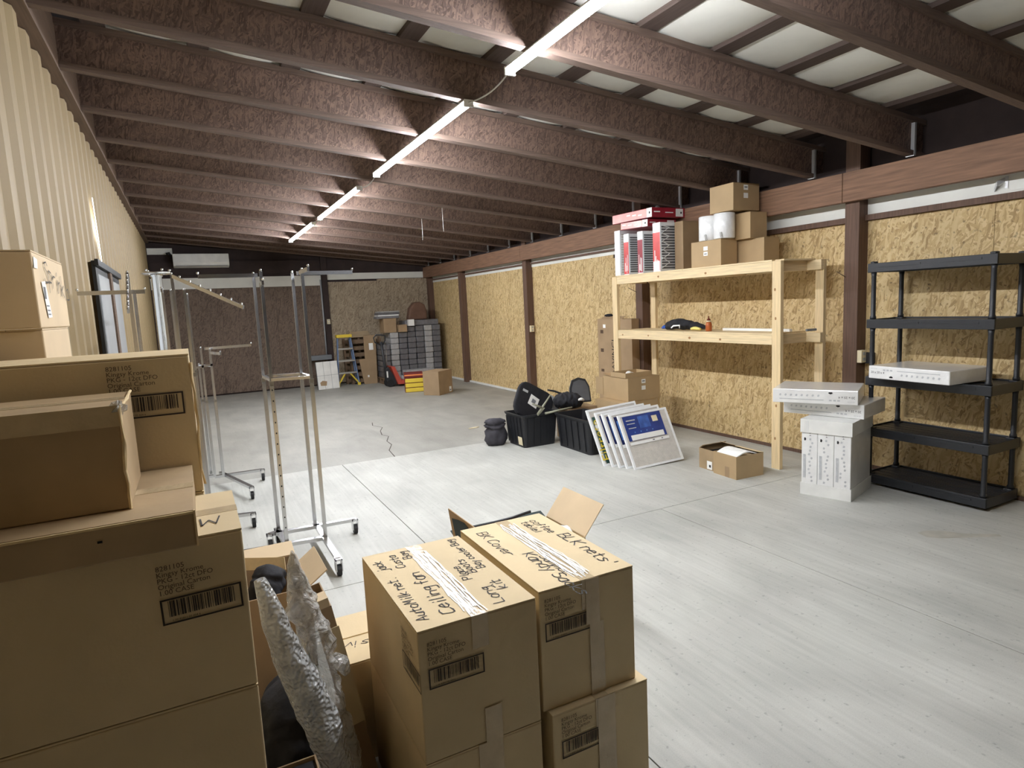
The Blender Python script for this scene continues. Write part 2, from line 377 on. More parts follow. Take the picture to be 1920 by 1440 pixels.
# left wall: ribbed metal sheets ---------------------------------------------
wl = struct(MB().box(XL - .16, XL - .08, YF, YB + .1, -.02, 3.75).build('wall_left', 'dark_board'))
def rib_panel(y0, w, zt):
    mb = MB(); prof = []; y = 0
    while y < w - 1e-6:
        prof += [(y, 0), (y + .13, 0), (y + .165, .026), (y + .26, .026), (y + .295, 0)]; y += .305
    prof.append((w, 0)); n = len(prof)
    mb.v = [(XL - .034 + d, y0 + a, z) for z in (0, zt) for a, d in prof]
    mb.f = [(i, i + 1, n + i + 1, n + i) for i in range(n - 1)]
    return mb
y = YF
while y < YB:
    rib_panel(y, .915, 3.33).build('metal_sheet', 'metal_wall', wl); y += .915
MB().box(XL - .08, -.575, YF, YB, 3.335, 3.66).build('header_beam', 'header_wood', wl)
sc = MB()
for _ in range(46):
    yy = random.uniform(3.2, 12); zz = random.choice((1.95, 2.45, 2.5, 2.72, 3.02)) + random.uniform(-.05, .05); kk = (yy - YF) % .915 % .305
    if kk > .02 and kk < .1: sc.obox((XL - .033, yy, zz), (.006, 0, 0), (0, .012, 0), (0, 0, .012))
sc.build('sheet_screws', 'screw', wl)['kind'] = 'stuff'
g = MB(); g.prism([(6.515, 2.78), (6.53, 2.78), (6.615, 2.41), (6.625, 2.25), (6.62, 2.25), (6.585, 2.41)], (XL + .002, 0, 0), (0, 1, 0), (0, 0, 1), (.003, 0, 0)); g.build('bright_sliver', 'sliver_glow', wl)  # thin emissive strip laid on the metal sheet, no opening cut
# sliding glass door in it
dr = struct(MB().box(XL + .0, XL + .025, 5.9, 7.76, .01, 2.2).build('door_1', 'frame_black'))
for a, b in ((5.99, 6.72), (6.92, 7.66)): MB().box(XL + .02, XL + .032, a, b, .12, 2.1).build('glass_pane', 'glass_pane', dr)
MB().box(XL + .025, XL + .045, 6.74, 6.90, .05, 2.16).build('door_stile', 'header_wood', dr)
MB().box(XL + .025, XL + .05, 5.88, 7.78, 2.16, 2.21).build('door_head', 'frame_black', dr)
# right wall -----------------------------------------------------------------
wr = struct(MB().box(XR + .03, XR + .2, YF, YB + .2, -.02, 3.6).build('wall_right', 'dark_board'))
posts = (.62, 3.75, 6.82, 10.05, 13.1)
y = 6.33 - 1.222 * 10
while y < YB:
    y1 = min(y + 1.219, YB); top = 2.30 if y < 6.6 else (2.37 if y < 9 else 2.43)
    MB().box(XR, XR + .014, y, y1, .035, top).build('osb_panel', 'osb_wall', wr); y += 1.222
edges = [YF] + list(posts) + [YB]
for a, b in zip(edges, edges[1:]):
    MB().box(XR - .01, XR + .01, a + .07, b - .07, 2.35, 2.5).build('insulation_strip', 'insulation', wr)
    MB().box(XR - .045, XR + .02, a + .07, b - .07, (2.302 if a < 6.6 else 2.40), 2.352 if a < 6.6 else 2.43).build('girt', 'post_wood', wr)
for p in posts: MB().box(5.47, 5.615, p - .07, p + .07, 0, 3.25).build('post', 'post_wood', wr, bevel=.004)
MB().box(5.47, 5.6, 15.12, 15.26, 0, 3.2).build('post', 'post_wood', wr, bevel=.004)
for a, b in ((YF, .62), (.625, 3.80), (3.805, 6.82), (6.825, 10.05), (10.055, 13.1), (13.105, YB)):
    MB().box(5.40, 5.472, a, b, 2.475, 2.735).build('ledger_beam', 'beam_wood', wr, bevel=.004)
MB().box(5.5, XR + .02, 3.82, YB, 2.735, 2.80).build('top_plate', 'dark_board', wr)
MB().box(5.555, XR + .02, 9.0, YB, 0, .035).build('sill_plate', 'white_plastic', wr)
MB().box(5.59, XR + .02, YF, 9.0, 0, .034).build('sill_plate', 'post_wood', wr)
# back wall --------------------------------------------------------------------
wb = struct(MB().box(XL - .1, XR + .1, YB + .03, YB + .2, -.02, 3.8).build('wall_back', 'dark_board'))
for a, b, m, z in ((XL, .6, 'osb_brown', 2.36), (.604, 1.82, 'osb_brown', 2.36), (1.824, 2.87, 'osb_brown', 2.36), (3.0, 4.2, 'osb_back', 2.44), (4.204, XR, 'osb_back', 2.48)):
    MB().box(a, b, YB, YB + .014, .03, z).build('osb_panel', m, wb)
MB().box(XL, 2.87, YB, YB + .02, 2.365, 2.60).build('insulation_strip', 'insulation', wb)
MB().box(3.0, 5.5, YB, YB + .02, 2.49, 2.64).build('insulation_strip', 'insulation', wb)
MB().box(XL, -.16, YB - .03, YB + .02, 3.1, 3.23).build('insulation_strip', 'insulation', wb)
MB().box(2.87, 3.0, YB - .1, YB + .02, 0, 3.2).build('post', 'dark_board', wb)
MB().box(XL, XR, YB - .02, YB + .02, 2.66, 2.95).build('girt_board', 'dark_board', wb)
# wall behind the photographer
wf = struct(MB().box(XL - .1, XR + .1, YF - .15, YF, -.02, 3.8).build('wall_front', 'dark_board'))
# ceiling ------------------------------------------------------------------------
ce = MB(); n = Vector((1, 0, -.0975))
ce.obox((XL - .2, YF - .2, zb(XL - .2) + JT + .12), (XR - XL + .5, 0, -.0975 * (XR - XL + .5)), (0, YB - YF + .5, 0), (0, 0, .1))
ce = struct(ce.build('ceiling', 'dark_board'))
JY = (-6.4, -5.4, -4.4, -3.45, -2.5, -1.55, -.6, .33, 1.27, 2.22, 3.24, 4.17, 5.09, 6.01, 6.91, 7.8, 8.75, 9.72, 10.6, 11.53, 12.43, 13.33, 14.2, 15.05)
def sloped(x0, x1, y0, y1, d0, d1):
    mb = MB(); return mb.obox((x0, y0, zb(x0) + d0), (x1 - x0, 0, zb(x1) - zb(x0)), (0, y1 - y0, 0), (0, 0, d1 - d0))
webm = flm = None
for jy in JY:
    if webm is None:
        webm = sloped(-.575, 5.62, -.006, .006, .036, JT - .036).mesh('joist'); webm.materials.append(MT['osb_web'])
        flm = [sloped(-.575, 5.62, -.032, .032, 0, .038).mesh('flange'), sloped(-.575, 5.62, -.032, .032, JT - .038, JT).mesh('flange')]
        for f in flm: f.materials.append(MT['flange'])
    o = put('joist', webm, ce); o.location = (0, jy, 0)
    for f in flm: put('flange', f, o)
    # splice lines in the web
    h = MB().box(5.455, 5.48, jy - .036, jy + .036, zb(5.46) - .004, zb(5.46) + .26)
    h.build('joist_hanger', 'galvanised', ce)
purm = MB().box(-.068, .068, YF, YB, 0, .04).mesh('purlin'); purm.materials.append(MT['purlin'])
pxs = [-.36 + .61 * k for k in range(10)]
for x in pxs:
    o = put('purlin', purm, ce); o.location = (x, 0, zb(x) + JT)
# sagging insulation, one panel to each bay between purlins and joists
def sag(w, l, d, nx=8, ny=4):
    mb = MB()
    for j in range(ny + 1):
        for i in range(nx + 1):
            a = i / nx; b = j / ny
            mb.v.append((w * (a - .5), l * (b - .5), -d * (1 - (2 * a - 1) ** 2) * (.75 + .25 * (1 - (2 * b - 1) ** 2)) - .0975 * w * (a - .5)))
    for j in range(ny):
        for i in range(nx):
            k = j * (nx + 1) + i; mb.f.append((k, k + nx + 1, k + nx + 2, k + 1))
    return mb
sgm = []
for k in range(3):
    m_ = sag(.6, .95, (.035, .05, .042)[k]).mesh('insulation_panel'); m_.materials.append(MT['insulation'])
    for p in m_.polygons: p.use_smooth = True
    sgm.append(m_)
for a, b in zip(pxs, pxs[1:]):
    for k in range(len(JY) - 1):
        o = put('insulation_panel', random.choice(sgm), ce); xm = (a + b) / 2
        o.location = (xm, (JY[k] + JY[k + 1]) / 2, zb(xm) + JT + .038); o.scale = (1, (JY[k + 1] - JY[k]) / .95, 1)

# ================================================================= LIGHTS
lg = 'tube lights in a row under the joists'
for (y0, y1, lab) in ((1.50, 3.50, 'nearest long LED tube light, its near end above the top of the frame'), (4.12, 6.52, 'second long LED tube light hung under the joists'), (7.24, 9.63, 'third long LED tube light, shorter in view'), (10.16, 12.6, 'farthest small-looking LED tube light in the row')):
    t = thing('tube_light', lab, 'light', (1.867, y0, zb(1.867) - .012), 0, lg); l = y1 - y0
    MB().prism([(-.034, 0), (.034, 0), (.03, .012), (-.03, .012)], (0, 0, 0), (1, 0, 0), (0, 0, 1), (0, l, 0)).build('housing', 'lamp_white', t)
    tb = MB(); tb.prism([(.03, 0)] + [(.03 * math.cos(a), -.034 * math.sin(a)) for a in [math.pi * k / 8 for k in range(1, 8)]] + [(-.03, 0)], (0, .012, 0), (1, 0, 0), (0, 0, 1), (0, l - .024, 0)).build('diffuser', 'tube_glow', t, smooth=False)
    for yy in (-.004, l - .012): MB().box(-.034, .034, yy, yy + .016, -.036, .012).build('end_cap', 'lamp_white', t)
def cord(name, pts, r, m, label, cat='cable', n=6):
    return tag(MB().tube(pts, r, n).build(name, m, smooth=True), label, cat)
zc = zb(1.867) - .02
def bez(a, b, c, n=10): return [Vector(a) * (1 - t) ** 2 + Vector(b) * 2 * t * (1 - t) + Vector(c) * t * t for t in [i / n for i in range(n + 1)]]
cord('white_wire', bez((1.867, 3.5, zc), (1.90, 3.8, zc - .05), (1.867, 4.12, zc)), .005, 'cable_white', 'thin white wire looping between the nearest two tube lights')
cord('white_wire', bez((1.867, 6.52, zc), (1.89, 6.9, zc - .07), (1.867, 7.24, zc)), .005, 'cable_white', 'short wire joining the second and third tube lights')
cord('white_wire', bez((1.867, 9.63, zc), (1.87, 9.9, zc - .04), (1.867, 10.16, zc)), .004, 'cable_white', 'tiny wire joining the third and farthest tube lights')
cord('hanging_wire', [(3.30, 9.24, zb(3.3) + JT + .002), (3.30, 9.24, 2.80), (3.295, 9.24, 2.74)], .004, 'cable_white', 'left one of two white wires hanging from the joists', 'wire')
cord('hanging_wire', [(3.30, 8.37, zb(3.3) + JT + .002), (3.30, 8.37, 2.82), (3.305, 8.37, 2.76)], .004, 'cable_white', 'right one of two white wires hanging from the joists', 'wire')

# ================================================================= CARTONS
def carton(name, label, loc, size, rz=0, m='kraft', group=None, seam='y', tape=True, cat='box', top='closed', tm='tape_clear', front_tape=True, gap=.003):
    w, d, h = size; t = thing(name, label, cat, loc, rz, group); T = .005
    if top == 'closed':
        MB().box(-w / 2, w / 2, -d / 2, d / 2, 0, h - T).build('body', m, t, bevel=.004)
        if seam == 'y':
            MB().box(-w / 2 + .001, -gap / 2, -d / 2, d / 2, h - T + .0005, h).build('flap', m, t); MB().box(gap / 2, w / 2 - .001, -d / 2, d / 2, h - T + .0005, h).build('flap', m, t)
            if tape:
                MB().box(-.026, .026, -d / 2 - .0012, d / 2 + .0012, h, h + .0008).build('tape', tm, t)
                if front_tape: MB().box(-.026, .026, -d / 2 - .0032, -d / 2 - .0022, h - .10, h + .0008).build('tape', tm, t)
        else:
            MB().box(-w / 2, w / 2, -d / 2 + .001, -gap / 2, h - T + .0005, h).build('flap', m, t); MB().box(-w / 2, w / 2, gap / 2, d / 2 - .001, h - T + .0005, h).build('flap', m, t)
            if tape: MB().box(-w / 2 - .0012, w / 2 + .0012, -.026, .026, h, h + .0008).build('tape', tm, t)
    else:
        b = MB(); b.box(-w / 2, w / 2, -d / 2, -d / 2 + T, 0, h).box(-w / 2, w / 2, d / 2 - T, d / 2, 0, h).box(-w / 2, -w / 2 + T, -d / 2 + T, d / 2 - T, 0, h).box(w / 2 - T, w / 2, -d / 2 + T, d / 2 - T, 0, h).box(-w / 2 + T, w / 2 - T, -d / 2 + T, d / 2 - T, 0, T)
        b.build('body', m, t)
    return t
def flap(t, o, a, b, m='kraft', th=.005):
    a, b = Vector(a), Vector(b); n = a.cross(b).normalized() * th
    return MB().obox(o, a, b, n).build('flap', m, t)
def white_tape(t, x, d, h, seed, wd=.03):
    """torn white tape streaks along a seam"""
    rnd = random.Random(seed)
    for k in range(11):
        mb = MB(); x0 = x + wd * (-1 + 2 * k / 10); wdt = rnd.uniform(.003, .0075); y = -d / 2 + rnd.uniform(0, .05); pts = []
        end = d / 2 - rnd.uniform(0, .12)
        while y < end:
            pts.append((x0, y)); y += rnd.uniform(.03, .06); x0 += rnd.uniform(-.005, .005); x0 = x + wd * (-1 + 2 * k / 10) + (x0 - x - wd * (-1 + 2 * k / 10)) * .8
        for (a, b), (c_, e) in zip(pts, pts[1:]):
            w0 = wdt * rnd.uniform(.4, 1); mb.face([(a - wdt / 2, b, h + .0016 + k * .0002), (a + w0 / 2, b, h + .0016 + k * .0002), (c_ + wdt / 2, e, h + .0018 + k * .0002), (c_ - w0 / 2, e, h + .0016 + k * .0002)])
        mb.build('torn_tape', 'tape_white', t)

FG = 'kraft moving cartons stacked in the foreground'
W1, D1, H1 = .38, .62, .405
# lower pair
t = carton('moving_carton', 'lower left kraft carton of the front four, under the handwritten one', (.665, 1.90, 0), (W1, D1, H1), 0, group=FG)
MB().box(-.005, .055, -D1 / 2 - .0022, -D1 / 2 - .0012, .16, H1).build('tape', 'tape_clear', t)
t = carton('moving_carton', 'lower right kraft carton of the front four, barcode half under tape', (1.085, 1.90, 0), (W1, D1, H1), 0, group=FG)
print_block(t, (-.16, -D1 / 2 - .0032, .245), (1, 0, 0), (0, 0, 1), 1.0, 3)
MB().box(-.02, .05, -D1 / 2 - .0045, -D1 / 2 - .0034, .12, H1).build('tape', 'tape_clear', t)
# upper left, handwriting running away from the camera
t = carton('moving_carton', 'handwritten kraft carton, upper left of the front four, white torn tape', (.665, 1.90, H1 + .0012), (W1, D1, H1), 0, group=FG)
print_block(t, (-.165, -D1 / 2 - .0036, .225), (1, 0, 0), (0, 0, 1), 1.0, 1)
print_block(t, (-W1 / 2 - .003, -.16, .225), (0, -1, 0), (0, 0, 1), .95, 2)
MB().box(.0, .055, -D1 / 2 - .0045, -D1 / 2 - .0034, 0, .11).build('tape', 'tape_clear', t)
white_tape(t, 0, D1, H1, 5)
hb = Words(); hb.words = []; Z = H1 + .0012; U = (0, 1, 0); V = (-1, 0, 0)
hand(hb, 'AutoMilk net.', .034, (-.135, -.26, Z), U, V); hand(hb, 'jack', .032, (-.14, .14, Z), U, V)
hand(hb, 'Ceiling fan', .042, (-.052, -.26, Z), U, V, .0042); hand(hb, 'Custa', .03, (-.08, .135, Z), U, V); hand(hb, 'Bag', .03, (-.035, .2, Z), U, V)
hand(hb, 'Long', .036, (.10, -.28, Z), U, V); hand(hb, 'kit', .036, (.15, -.2, Z), U, V)
hand(hb, 'Place', .03, (.08, -.08, Z), U, V); hand(hb, 'Boots', .03, (.115, -.04, Z), U, V); hand(hb, 'Bay cooler Bag', .028, (.155, -.02, Z), U, V)
hb_done(hb, t)
# upper right
t = carton('moving_carton', 'handwritten kraft carton, upper right of the front four, beside open floor', (1.063, 1.935, H1 + .0012), (W1 - .015, D1 + .02, H1), -.006, group=FG)
print_block(t, (-.165, -D1 / 2 - .0136, .235), (1, 0, 0), (0, 0, 1), 1.0, 4)
MB().box(.0, .055, -D1 / 2 - .0145, -D1 / 2 - .0136, 0, .25).build('tape', 'tape_clear', t)
MB().box(-.012, .04, -D1 / 2 - .0155, -D1 / 2 - .0146, .25, H1).build('tape', 'tape_clear', t)
white_tape(t, .0, D1, H1, 9)
hb = Words(); hb.words = []; U = (0, -1, 0); V = (1, 0, 0)
hand(hb, 'BK Cover', .04, (-.14, .25, Z), U, V); hand(hb, 'Kandy Sacks', .042, (-.085, -.03, Z), U, V, .0042)
hand(hb, 'Summer', .034, (-.045, -.08, Z), U, V); hand(hb, 'coffee', .034, (.10, .26, Z), U, V); hand(hb, 'table!', .03, (.06, .26, Z), U, V); hand(hb, "BLK nets'", .046, (.115, .06, Z), U, V, .0045)
hb_done(hb, t)
# carton tucked behind them, its top lit
t = carton('moving_carton', 'low kraft carton half hidden behind the handwritten cartons, marker on its lid', (.71, 2.425, 0), (.62, .39, .405), 0, group=FG, seam='x', tape=False, gap=.012)
hb = Words(); hb.words = []; hand(hb, 'sivo', .045, (-.20, -.055, .4062), (-.97, .2, 0), (-.2, -.97, 0)); hb_done(hb, t)
# open carton with cloth inside
t = carton('open_carton', 'open carton with raised flaps and cloth behind the front cartons', (1.52, 3.0, 0), (.62, .42, .405), 0, m='kraft', top='open')
flap(t, (-.31, -.2, .405), (0, .40, 0), (-.015, .02, .17), 'kraft_inside'); flap(t, (.31, .21, .405), (0, -.42, 0), (.13, 0, .16), 'kraft_pale')
flap(t, (.3, .21, .405), (-.6, 0, 0), (0, .06, .02), 'green_black')
MB().prism([(-.14, .02), (-.1, .015), (-.06, .04), (.0, .02), (.08, .03), (.15, .02), (.16, .12), (.06, .14), (-.03, .15), (-.09, .135), (-.15, .1)], (-.3118, 0, .41), (0, 1, 0), (-.088, .117, 1), (-.001, 0, 0)).build('dark_print', 'green_black', t)
c = MB(); c.ball((.12, -.03, .40), .11, 12, 7, .12, (1, 1.2, .5)); tag(c.build('cloth', 'navy_cloth', smooth=True), 'slate blue cloth bunched in the open carton', 'cloth').location = (1.52, 3.0, 0)
c = MB(); c.ball((.235, -.10, .40), .075, 12, 7, .1, (.7, 1.0, .7)); tag(c.build('cloth', 'white_cloth', smooth=True), 'white cloth at the right edge of the open carton', 'cloth').location = (1.52, 3.0, 0)
c = MB(); c.ball((.10, .13, .41), .07, 12, 7, .1, (1.4, .7, .7)); tag(c.build('netting', 'red_net', smooth=True), 'reddish netting bunched at the back of the open carton', 'netting').location = (1.52, 3.0, 0)
c = MB(); c.tube([(1.3, 3.22, .43), (1.6, 3.22, .44), (1.72, 3.215, .455)], .008, 6); tag(c.build('rod', 'black_plastic', smooth=True), 'black rod lying along the back rim of the open carton', 'rod')

# left stack -------------------------------------------------------------------
LG = 'cartons stacked along the metal wall'
for k, lab in enumerate(('bottom kraft carton of the left stack, mostly below the frame', 'dark plain carton under the barcoded one in the left stack')):
    carton('moving_carton', lab, (-.247, 1.78, k * .40), (.62, .38, .398), 0, group=LG, seam='x', tape=False)
t = carton('moving_carton', 'left-stack kraft carton with framed barcode and a W on top', (-.247, 1.78, .80), (.62, .38, .40), 0, group=LG, seam='x', tape=True)
print_block(t, (.125, -.1935, .205), (1, 0, .02), (-.02, 0, 1), 1.0, 6)
hb = Words(); hb.words = []; hand(hb, 'W', .06, (.22, -.12, .402), (1, .1, 0), (-.1, 1, 0), .004); hb_done(hb, t)
# flat old carton on it
t = carton('flat_carton', 'flat scuffed old carton lying under the taped brown box', (-.315, 1.765, 1.2012), (.565, .49, .082), 0, m='kraft_old', group=LG, seam='x', tape=True)
for p, q in (((-.28, -.247, .078), (.282, -.247, .078)), ((.284, -.245, .0), (.284, -.245, .082))): MB().bar(p, q, .004, .005).build('worn_edge', 'kraft_edge', t)
for x in (-.18, .1): MB().box(x, x + .009, -.2495, -.2488, .046, .051).build('puncture', 'hole', t)
# old taped box on that
t = carton('taped_box', 'battered brown box with frayed taped edges atop the left stack', (-.345, 1.785, 1.284), (.375, .33, .235), .0, m='kraft_old', group=LG, seam='x', tape=True)
mb = MB(); rnd = random.Random(3)
for x0 in (-.19, .02):
    pass
MB().box(-.19, .19, -.1672, -.166, .19, .237).build('tape', 'tape_clear', t)
mb = MB(); P = []
for k in range(9): P.append((.188 + rnd.uniform(-.002, .003), -.166 + rnd.uniform(-.002, .001), k * .0295))
mb.tube(P, .004, 6, jit=.4).build('frayed_edge', 'kraft_edge', t)
mb = MB().tube([(.188 + rnd.uniform(-.003, .005), -.166 + k * .04, .232 + rnd.uniform(-.003, .006)) for k in range(9)], .0035, 6, jit=.4).build('frayed_edge', 'kraft_edge', t)
mb = MB().ball((.186, -.155, .228), .016, 8, 5, .3).build('tape_tuft', 'film', t)
# stack behind with the big barcoded carton on top
for k, lab in enumerate(('bottom carton hidden behind the left stack', 'second carton hidden behind the left stack', 'third carton behind the left stack, right edge just showing')):
    carton('moving_carton', lab, (-.32, 2.205, k * .40), (.62, .375, .398), 0, group=LG, seam='x', tape=False)
t = carton('moving_carton', 'upper barcoded kraft carton behind the battered taped box', (-.32, 2.205, 1.2), (.62, .38, .405), 0, group=LG, seam='x', tape=False)
print_block(t, (.105, -.1935, .235), (1, 0, 0), (0, 0, 1), 1.05, 8)
mb = MB().tube([(.311 + rnd.uniform(0, .006), -.188, .02 + k * .045) for k in range(9)], .003, 5, jit=.5).build('torn_edge', 'kraft_edge', t)
# boxes by the wall
for k, (z, h, lab) in enumerate(((0, .46, 'bottom carton by the metal wall, hidden behind the others'), (.462, .46, 'second carton by the metal wall, hidden behind the others'), (.924, .47, 'third carton by the metal wall, hidden behind the others'))):
    carton('storage_box', lab, (-.512, 2.72, z), (.19, .52, h), 0, m='kraft_dull', group=LG, tape=False)
t = carton('storage_box', 'small tan box with scrawled word, under the labelled box by the wall', (-.512, 2.71, 1.396), (.19, .48, .30), 0, m='kraft_pale', group=LG, tape=False)
hb = Words(); hb.words = []; hand(hb, 'Corner', .075, (.098, -.10, .10), (0, 1, 0), (0, 0, 1), .004); hb_done(hb, t)
t = carton('storage_box', 'topmost tan box by the metal wall with white barcode sticker', (-.512, 2.73, 1.698), (.19, .54, .245), 0, m='kraft_pale', group=LG, tape=False)
hb = Words(); hb.words = []; hand(hb, 'Sprinkls', .075, (.0985, -.13, .155), (0, 1, -.13), (0, .13, 1), .005); hb_done(hb, t)
MB().prism([(-.19, .13), (-.13, .135), (-.085, .015), (-.15, .012)], (.0975, 0, .02), (0, 1, 0), (0, 0, 1), (.001, 0, 0)).build('sticker', 'paper', t)
s_ = MB()
for a in range(7): s_.box(.0988, .0992, -.175 + a * .005, -.1725 + a * .005, .095, .135)
for a, z in ((-.16, .07), (-.155, .055), (-.15, .042)): s_.box(.0988, .0992, a, a + .045, z, z + .005)
s_.build('sticker_print', 'grey_print', t)
MB().prism([(0, 0), (.05, .0), (.06, .03), (.01, .035)], (.0965, -.27, .19), (0, 1, 0), (0, 0, 1), (.0015, 0, 0)).build('tape', 'tape_white', t)

# things wedged between the stacks --------------------------------------------------
t = thing('flat_tall_carton', 'tall slim open carton leaning between the two carton stacks', 'box')
frame(t, (.425, 2.0, 0), (0, 1, 0), (-.17, 0, .985))     # local x = depth, local z = up the lean
b = MB(); T = .004; w, hh = .205, .765
b.box(0, w, -.025, -.021, 0, hh).box(0, w, .021, .025, 0, hh).box(0, T, -.021, .021, 0, hh).box(w - T, w, -.021, .021, 0, hh).box(0, w, -.021, .021, 0, T)
b.build('body', 'kraft_dull', t)
MB().box(0, .06, -.021, .021, hh, hh + .03).build('flap', 'kraft_pale', t)
MB().box(.01, w - .01, -.019, .019, .2, hh - .06).build('dark_contents', 'black_cloth', t)
MB().obox((0, -.03, .33), (-.004, 0, 0), (0, .05, 0), (0, 0, .36)).build('flap', 'kraft', t)
def crumple(name, pts, radii, m, label, cat, n=16, jit=.16, flat=.7, sub=1, seed=1, zmin=None):
    random.seed(seed); P = []; R = []
    for i in range(len(pts) - 1):
        for k in range(6):
            f = k / 6; P.append(Vector(pts[i]).lerp(Vector(pts[i + 1]), f)); R.append(radii[i] * (1 - f) + radii[i + 1] * f)
    P.append(Vector(pts[-1])); R.append(radii[-1])
    mb = MB().tube(P, 1, n, radii=R, jit=jit, flat=flat)
    if zmin is not None: mb.v = [(x, y, max(z, zmin)) for x, y, z in mb.v]
    o = mb.build(name, m, None, smooth=True, sub=sub)
    return tag(o, label, cat)
from mathutils import noise as nz_
def wrap_roll(name, pts, radii, m, label, cat, seed, amp, fr, flat=.8, n=40, per=14, ridge=0):
    P = []; Rr = []
    for i in range(len(pts) - 1):
        for k in range(per):
            f = k / per; P.append(Vector(pts[i]).lerp(Vector(pts[i + 1]), f)); Rr.append(radii[i] * (1 - f) + radii[i + 1] * f)
    P.append(Vector(pts[-1])); Rr.append(radii[-1])
    mb = MB().tube(P, 1, n, radii=Rr, flat=flat); V = []
    for idx, v in enumerate(mb.v):
        c = P[min(idx // n, len(P) - 1)]; p = Vector(v); d = p - c; q = Vector((p.x * 1.0 + seed, p.y, p.z * .55))
        k = 1 + amp * nz_.noise(q * fr) + amp * .6 * nz_.noise(q * fr * 2.7) + amp * .35 * nz_.noise(q * fr * 6)
        if ridge: k += ridge * abs(nz_.noise(q * fr * 1.4 + Vector((9, 3, 1))))
        V.append(tuple(c + d * k))
    mb.v = V
    return tag(mb.build(name, m, None, smooth=True), label, cat)
wrap_roll('bubble_wrap_roll', [(.105, 1.83, .965), (.135, 1.82, .83), (.18, 1.81, .67), (.225, 1.8, .5), (.27, 1.8, .33), (.32, 1.8, .1), (.33, 1.8, .04)], [.018, .046, .056, .06, .062, .06, .055], 'bubble', 'roll of bubble wrap leaning against the left carton stack', 'bubble wrap', 2, .22, 13)
wrap_roll('plastic_sheet', [(.205, 1.91, 1.0), (.212, 1.91, .92), (.228, 1.91, .82), (.25, 1.91, .70), (.28, 1.91, .5), (.32, 1.91, .28), (.36, 1.91, .06)], [.004, .03, .05, .05, .042, .036, .03], 'film', 'pointed crumpled sheet of clear plastic beside the bubble wrap roll', 'plastic sheet', 5, .5, 16, ridge=.6)
crumple('plastic_tuft', [(.30, 1.93, .63), (.325, 1.92, .60), (.335, 1.91, .56)], [.012, .03, .012], 'film', 'small glinting tuft of clear plastic by the slim carton', 'plastic', seed=5)
t = carton('open_carton', 'small open carton with dark contents behind the bubble wrap', (.20, 2.75, 0), (.27, .40, .60), 0, m='kraft_dull', top='open')
flap(t, (.135, -.18, .6), (0, .3, 0), (.07, 0, .05), 'kraft_pale'); flap(t, (-.13, .2, .6), (.26, 0, 0), (0, .10, .03), 'kraft_pale'); flap(t, (-.13, .16, .6), (.2, -.12, 0), (0, 0.02, .05), 'kraft_edge')
crumple('black_lump', [(.14, 2.62, .50), (.17, 2.66, .58), (.2, 2.7, .63), (.22, 2.75, .58)], [.05, .08, .07, .03], 'black_cloth', 'black cloth bag stuffed in the small open carton', 'bag', seed=6, jit=.3)
crumple('black_glove', [(.385, 2.45, .44), (.375, 2.45, .50), (.37, 2.44, .545)], [.02, .034, .018], 'black_cloth', 'black cloth scrap beside the slim open carton', 'cloth', seed=7)
t = carton('open_carton', 'dark open carton in shadow wedged beside the left stack', (.135, 1.61, 0), (.125, .24, .46), 0, m='kraft_dull', top='open')
MB().box(-.055, .055, -.112, .112, .38, .45).build('dark_contents', 'black_cloth', t)
crumple('black_lump', [(.165, 2.10, .06), (.17, 2.16, .18), (.18, 2.24, .26), (.19, 2.34, .22), (.19, 2.40, .1)], [.05, .095, .10, .09, .05], 'black_cloth', 'black lump added to fill the shade behind the bubble wrap roll', 'bag', seed=18, jit=.2, n=20, flat=1.6, zmin=.002)  # added black lump standing in for the shade on floor and carton front
crumple('black_lump', [(.30, 1.50, .04), (.32, 1.56, .12), (.33, 1.62, .16), (.34, 1.68, .10)], [.05, .10, .11, .05], 'black_cloth', 'black bag slumped on the floor between the carton stacks', 'bag', seed=8, jit=.25, zmin=.002)

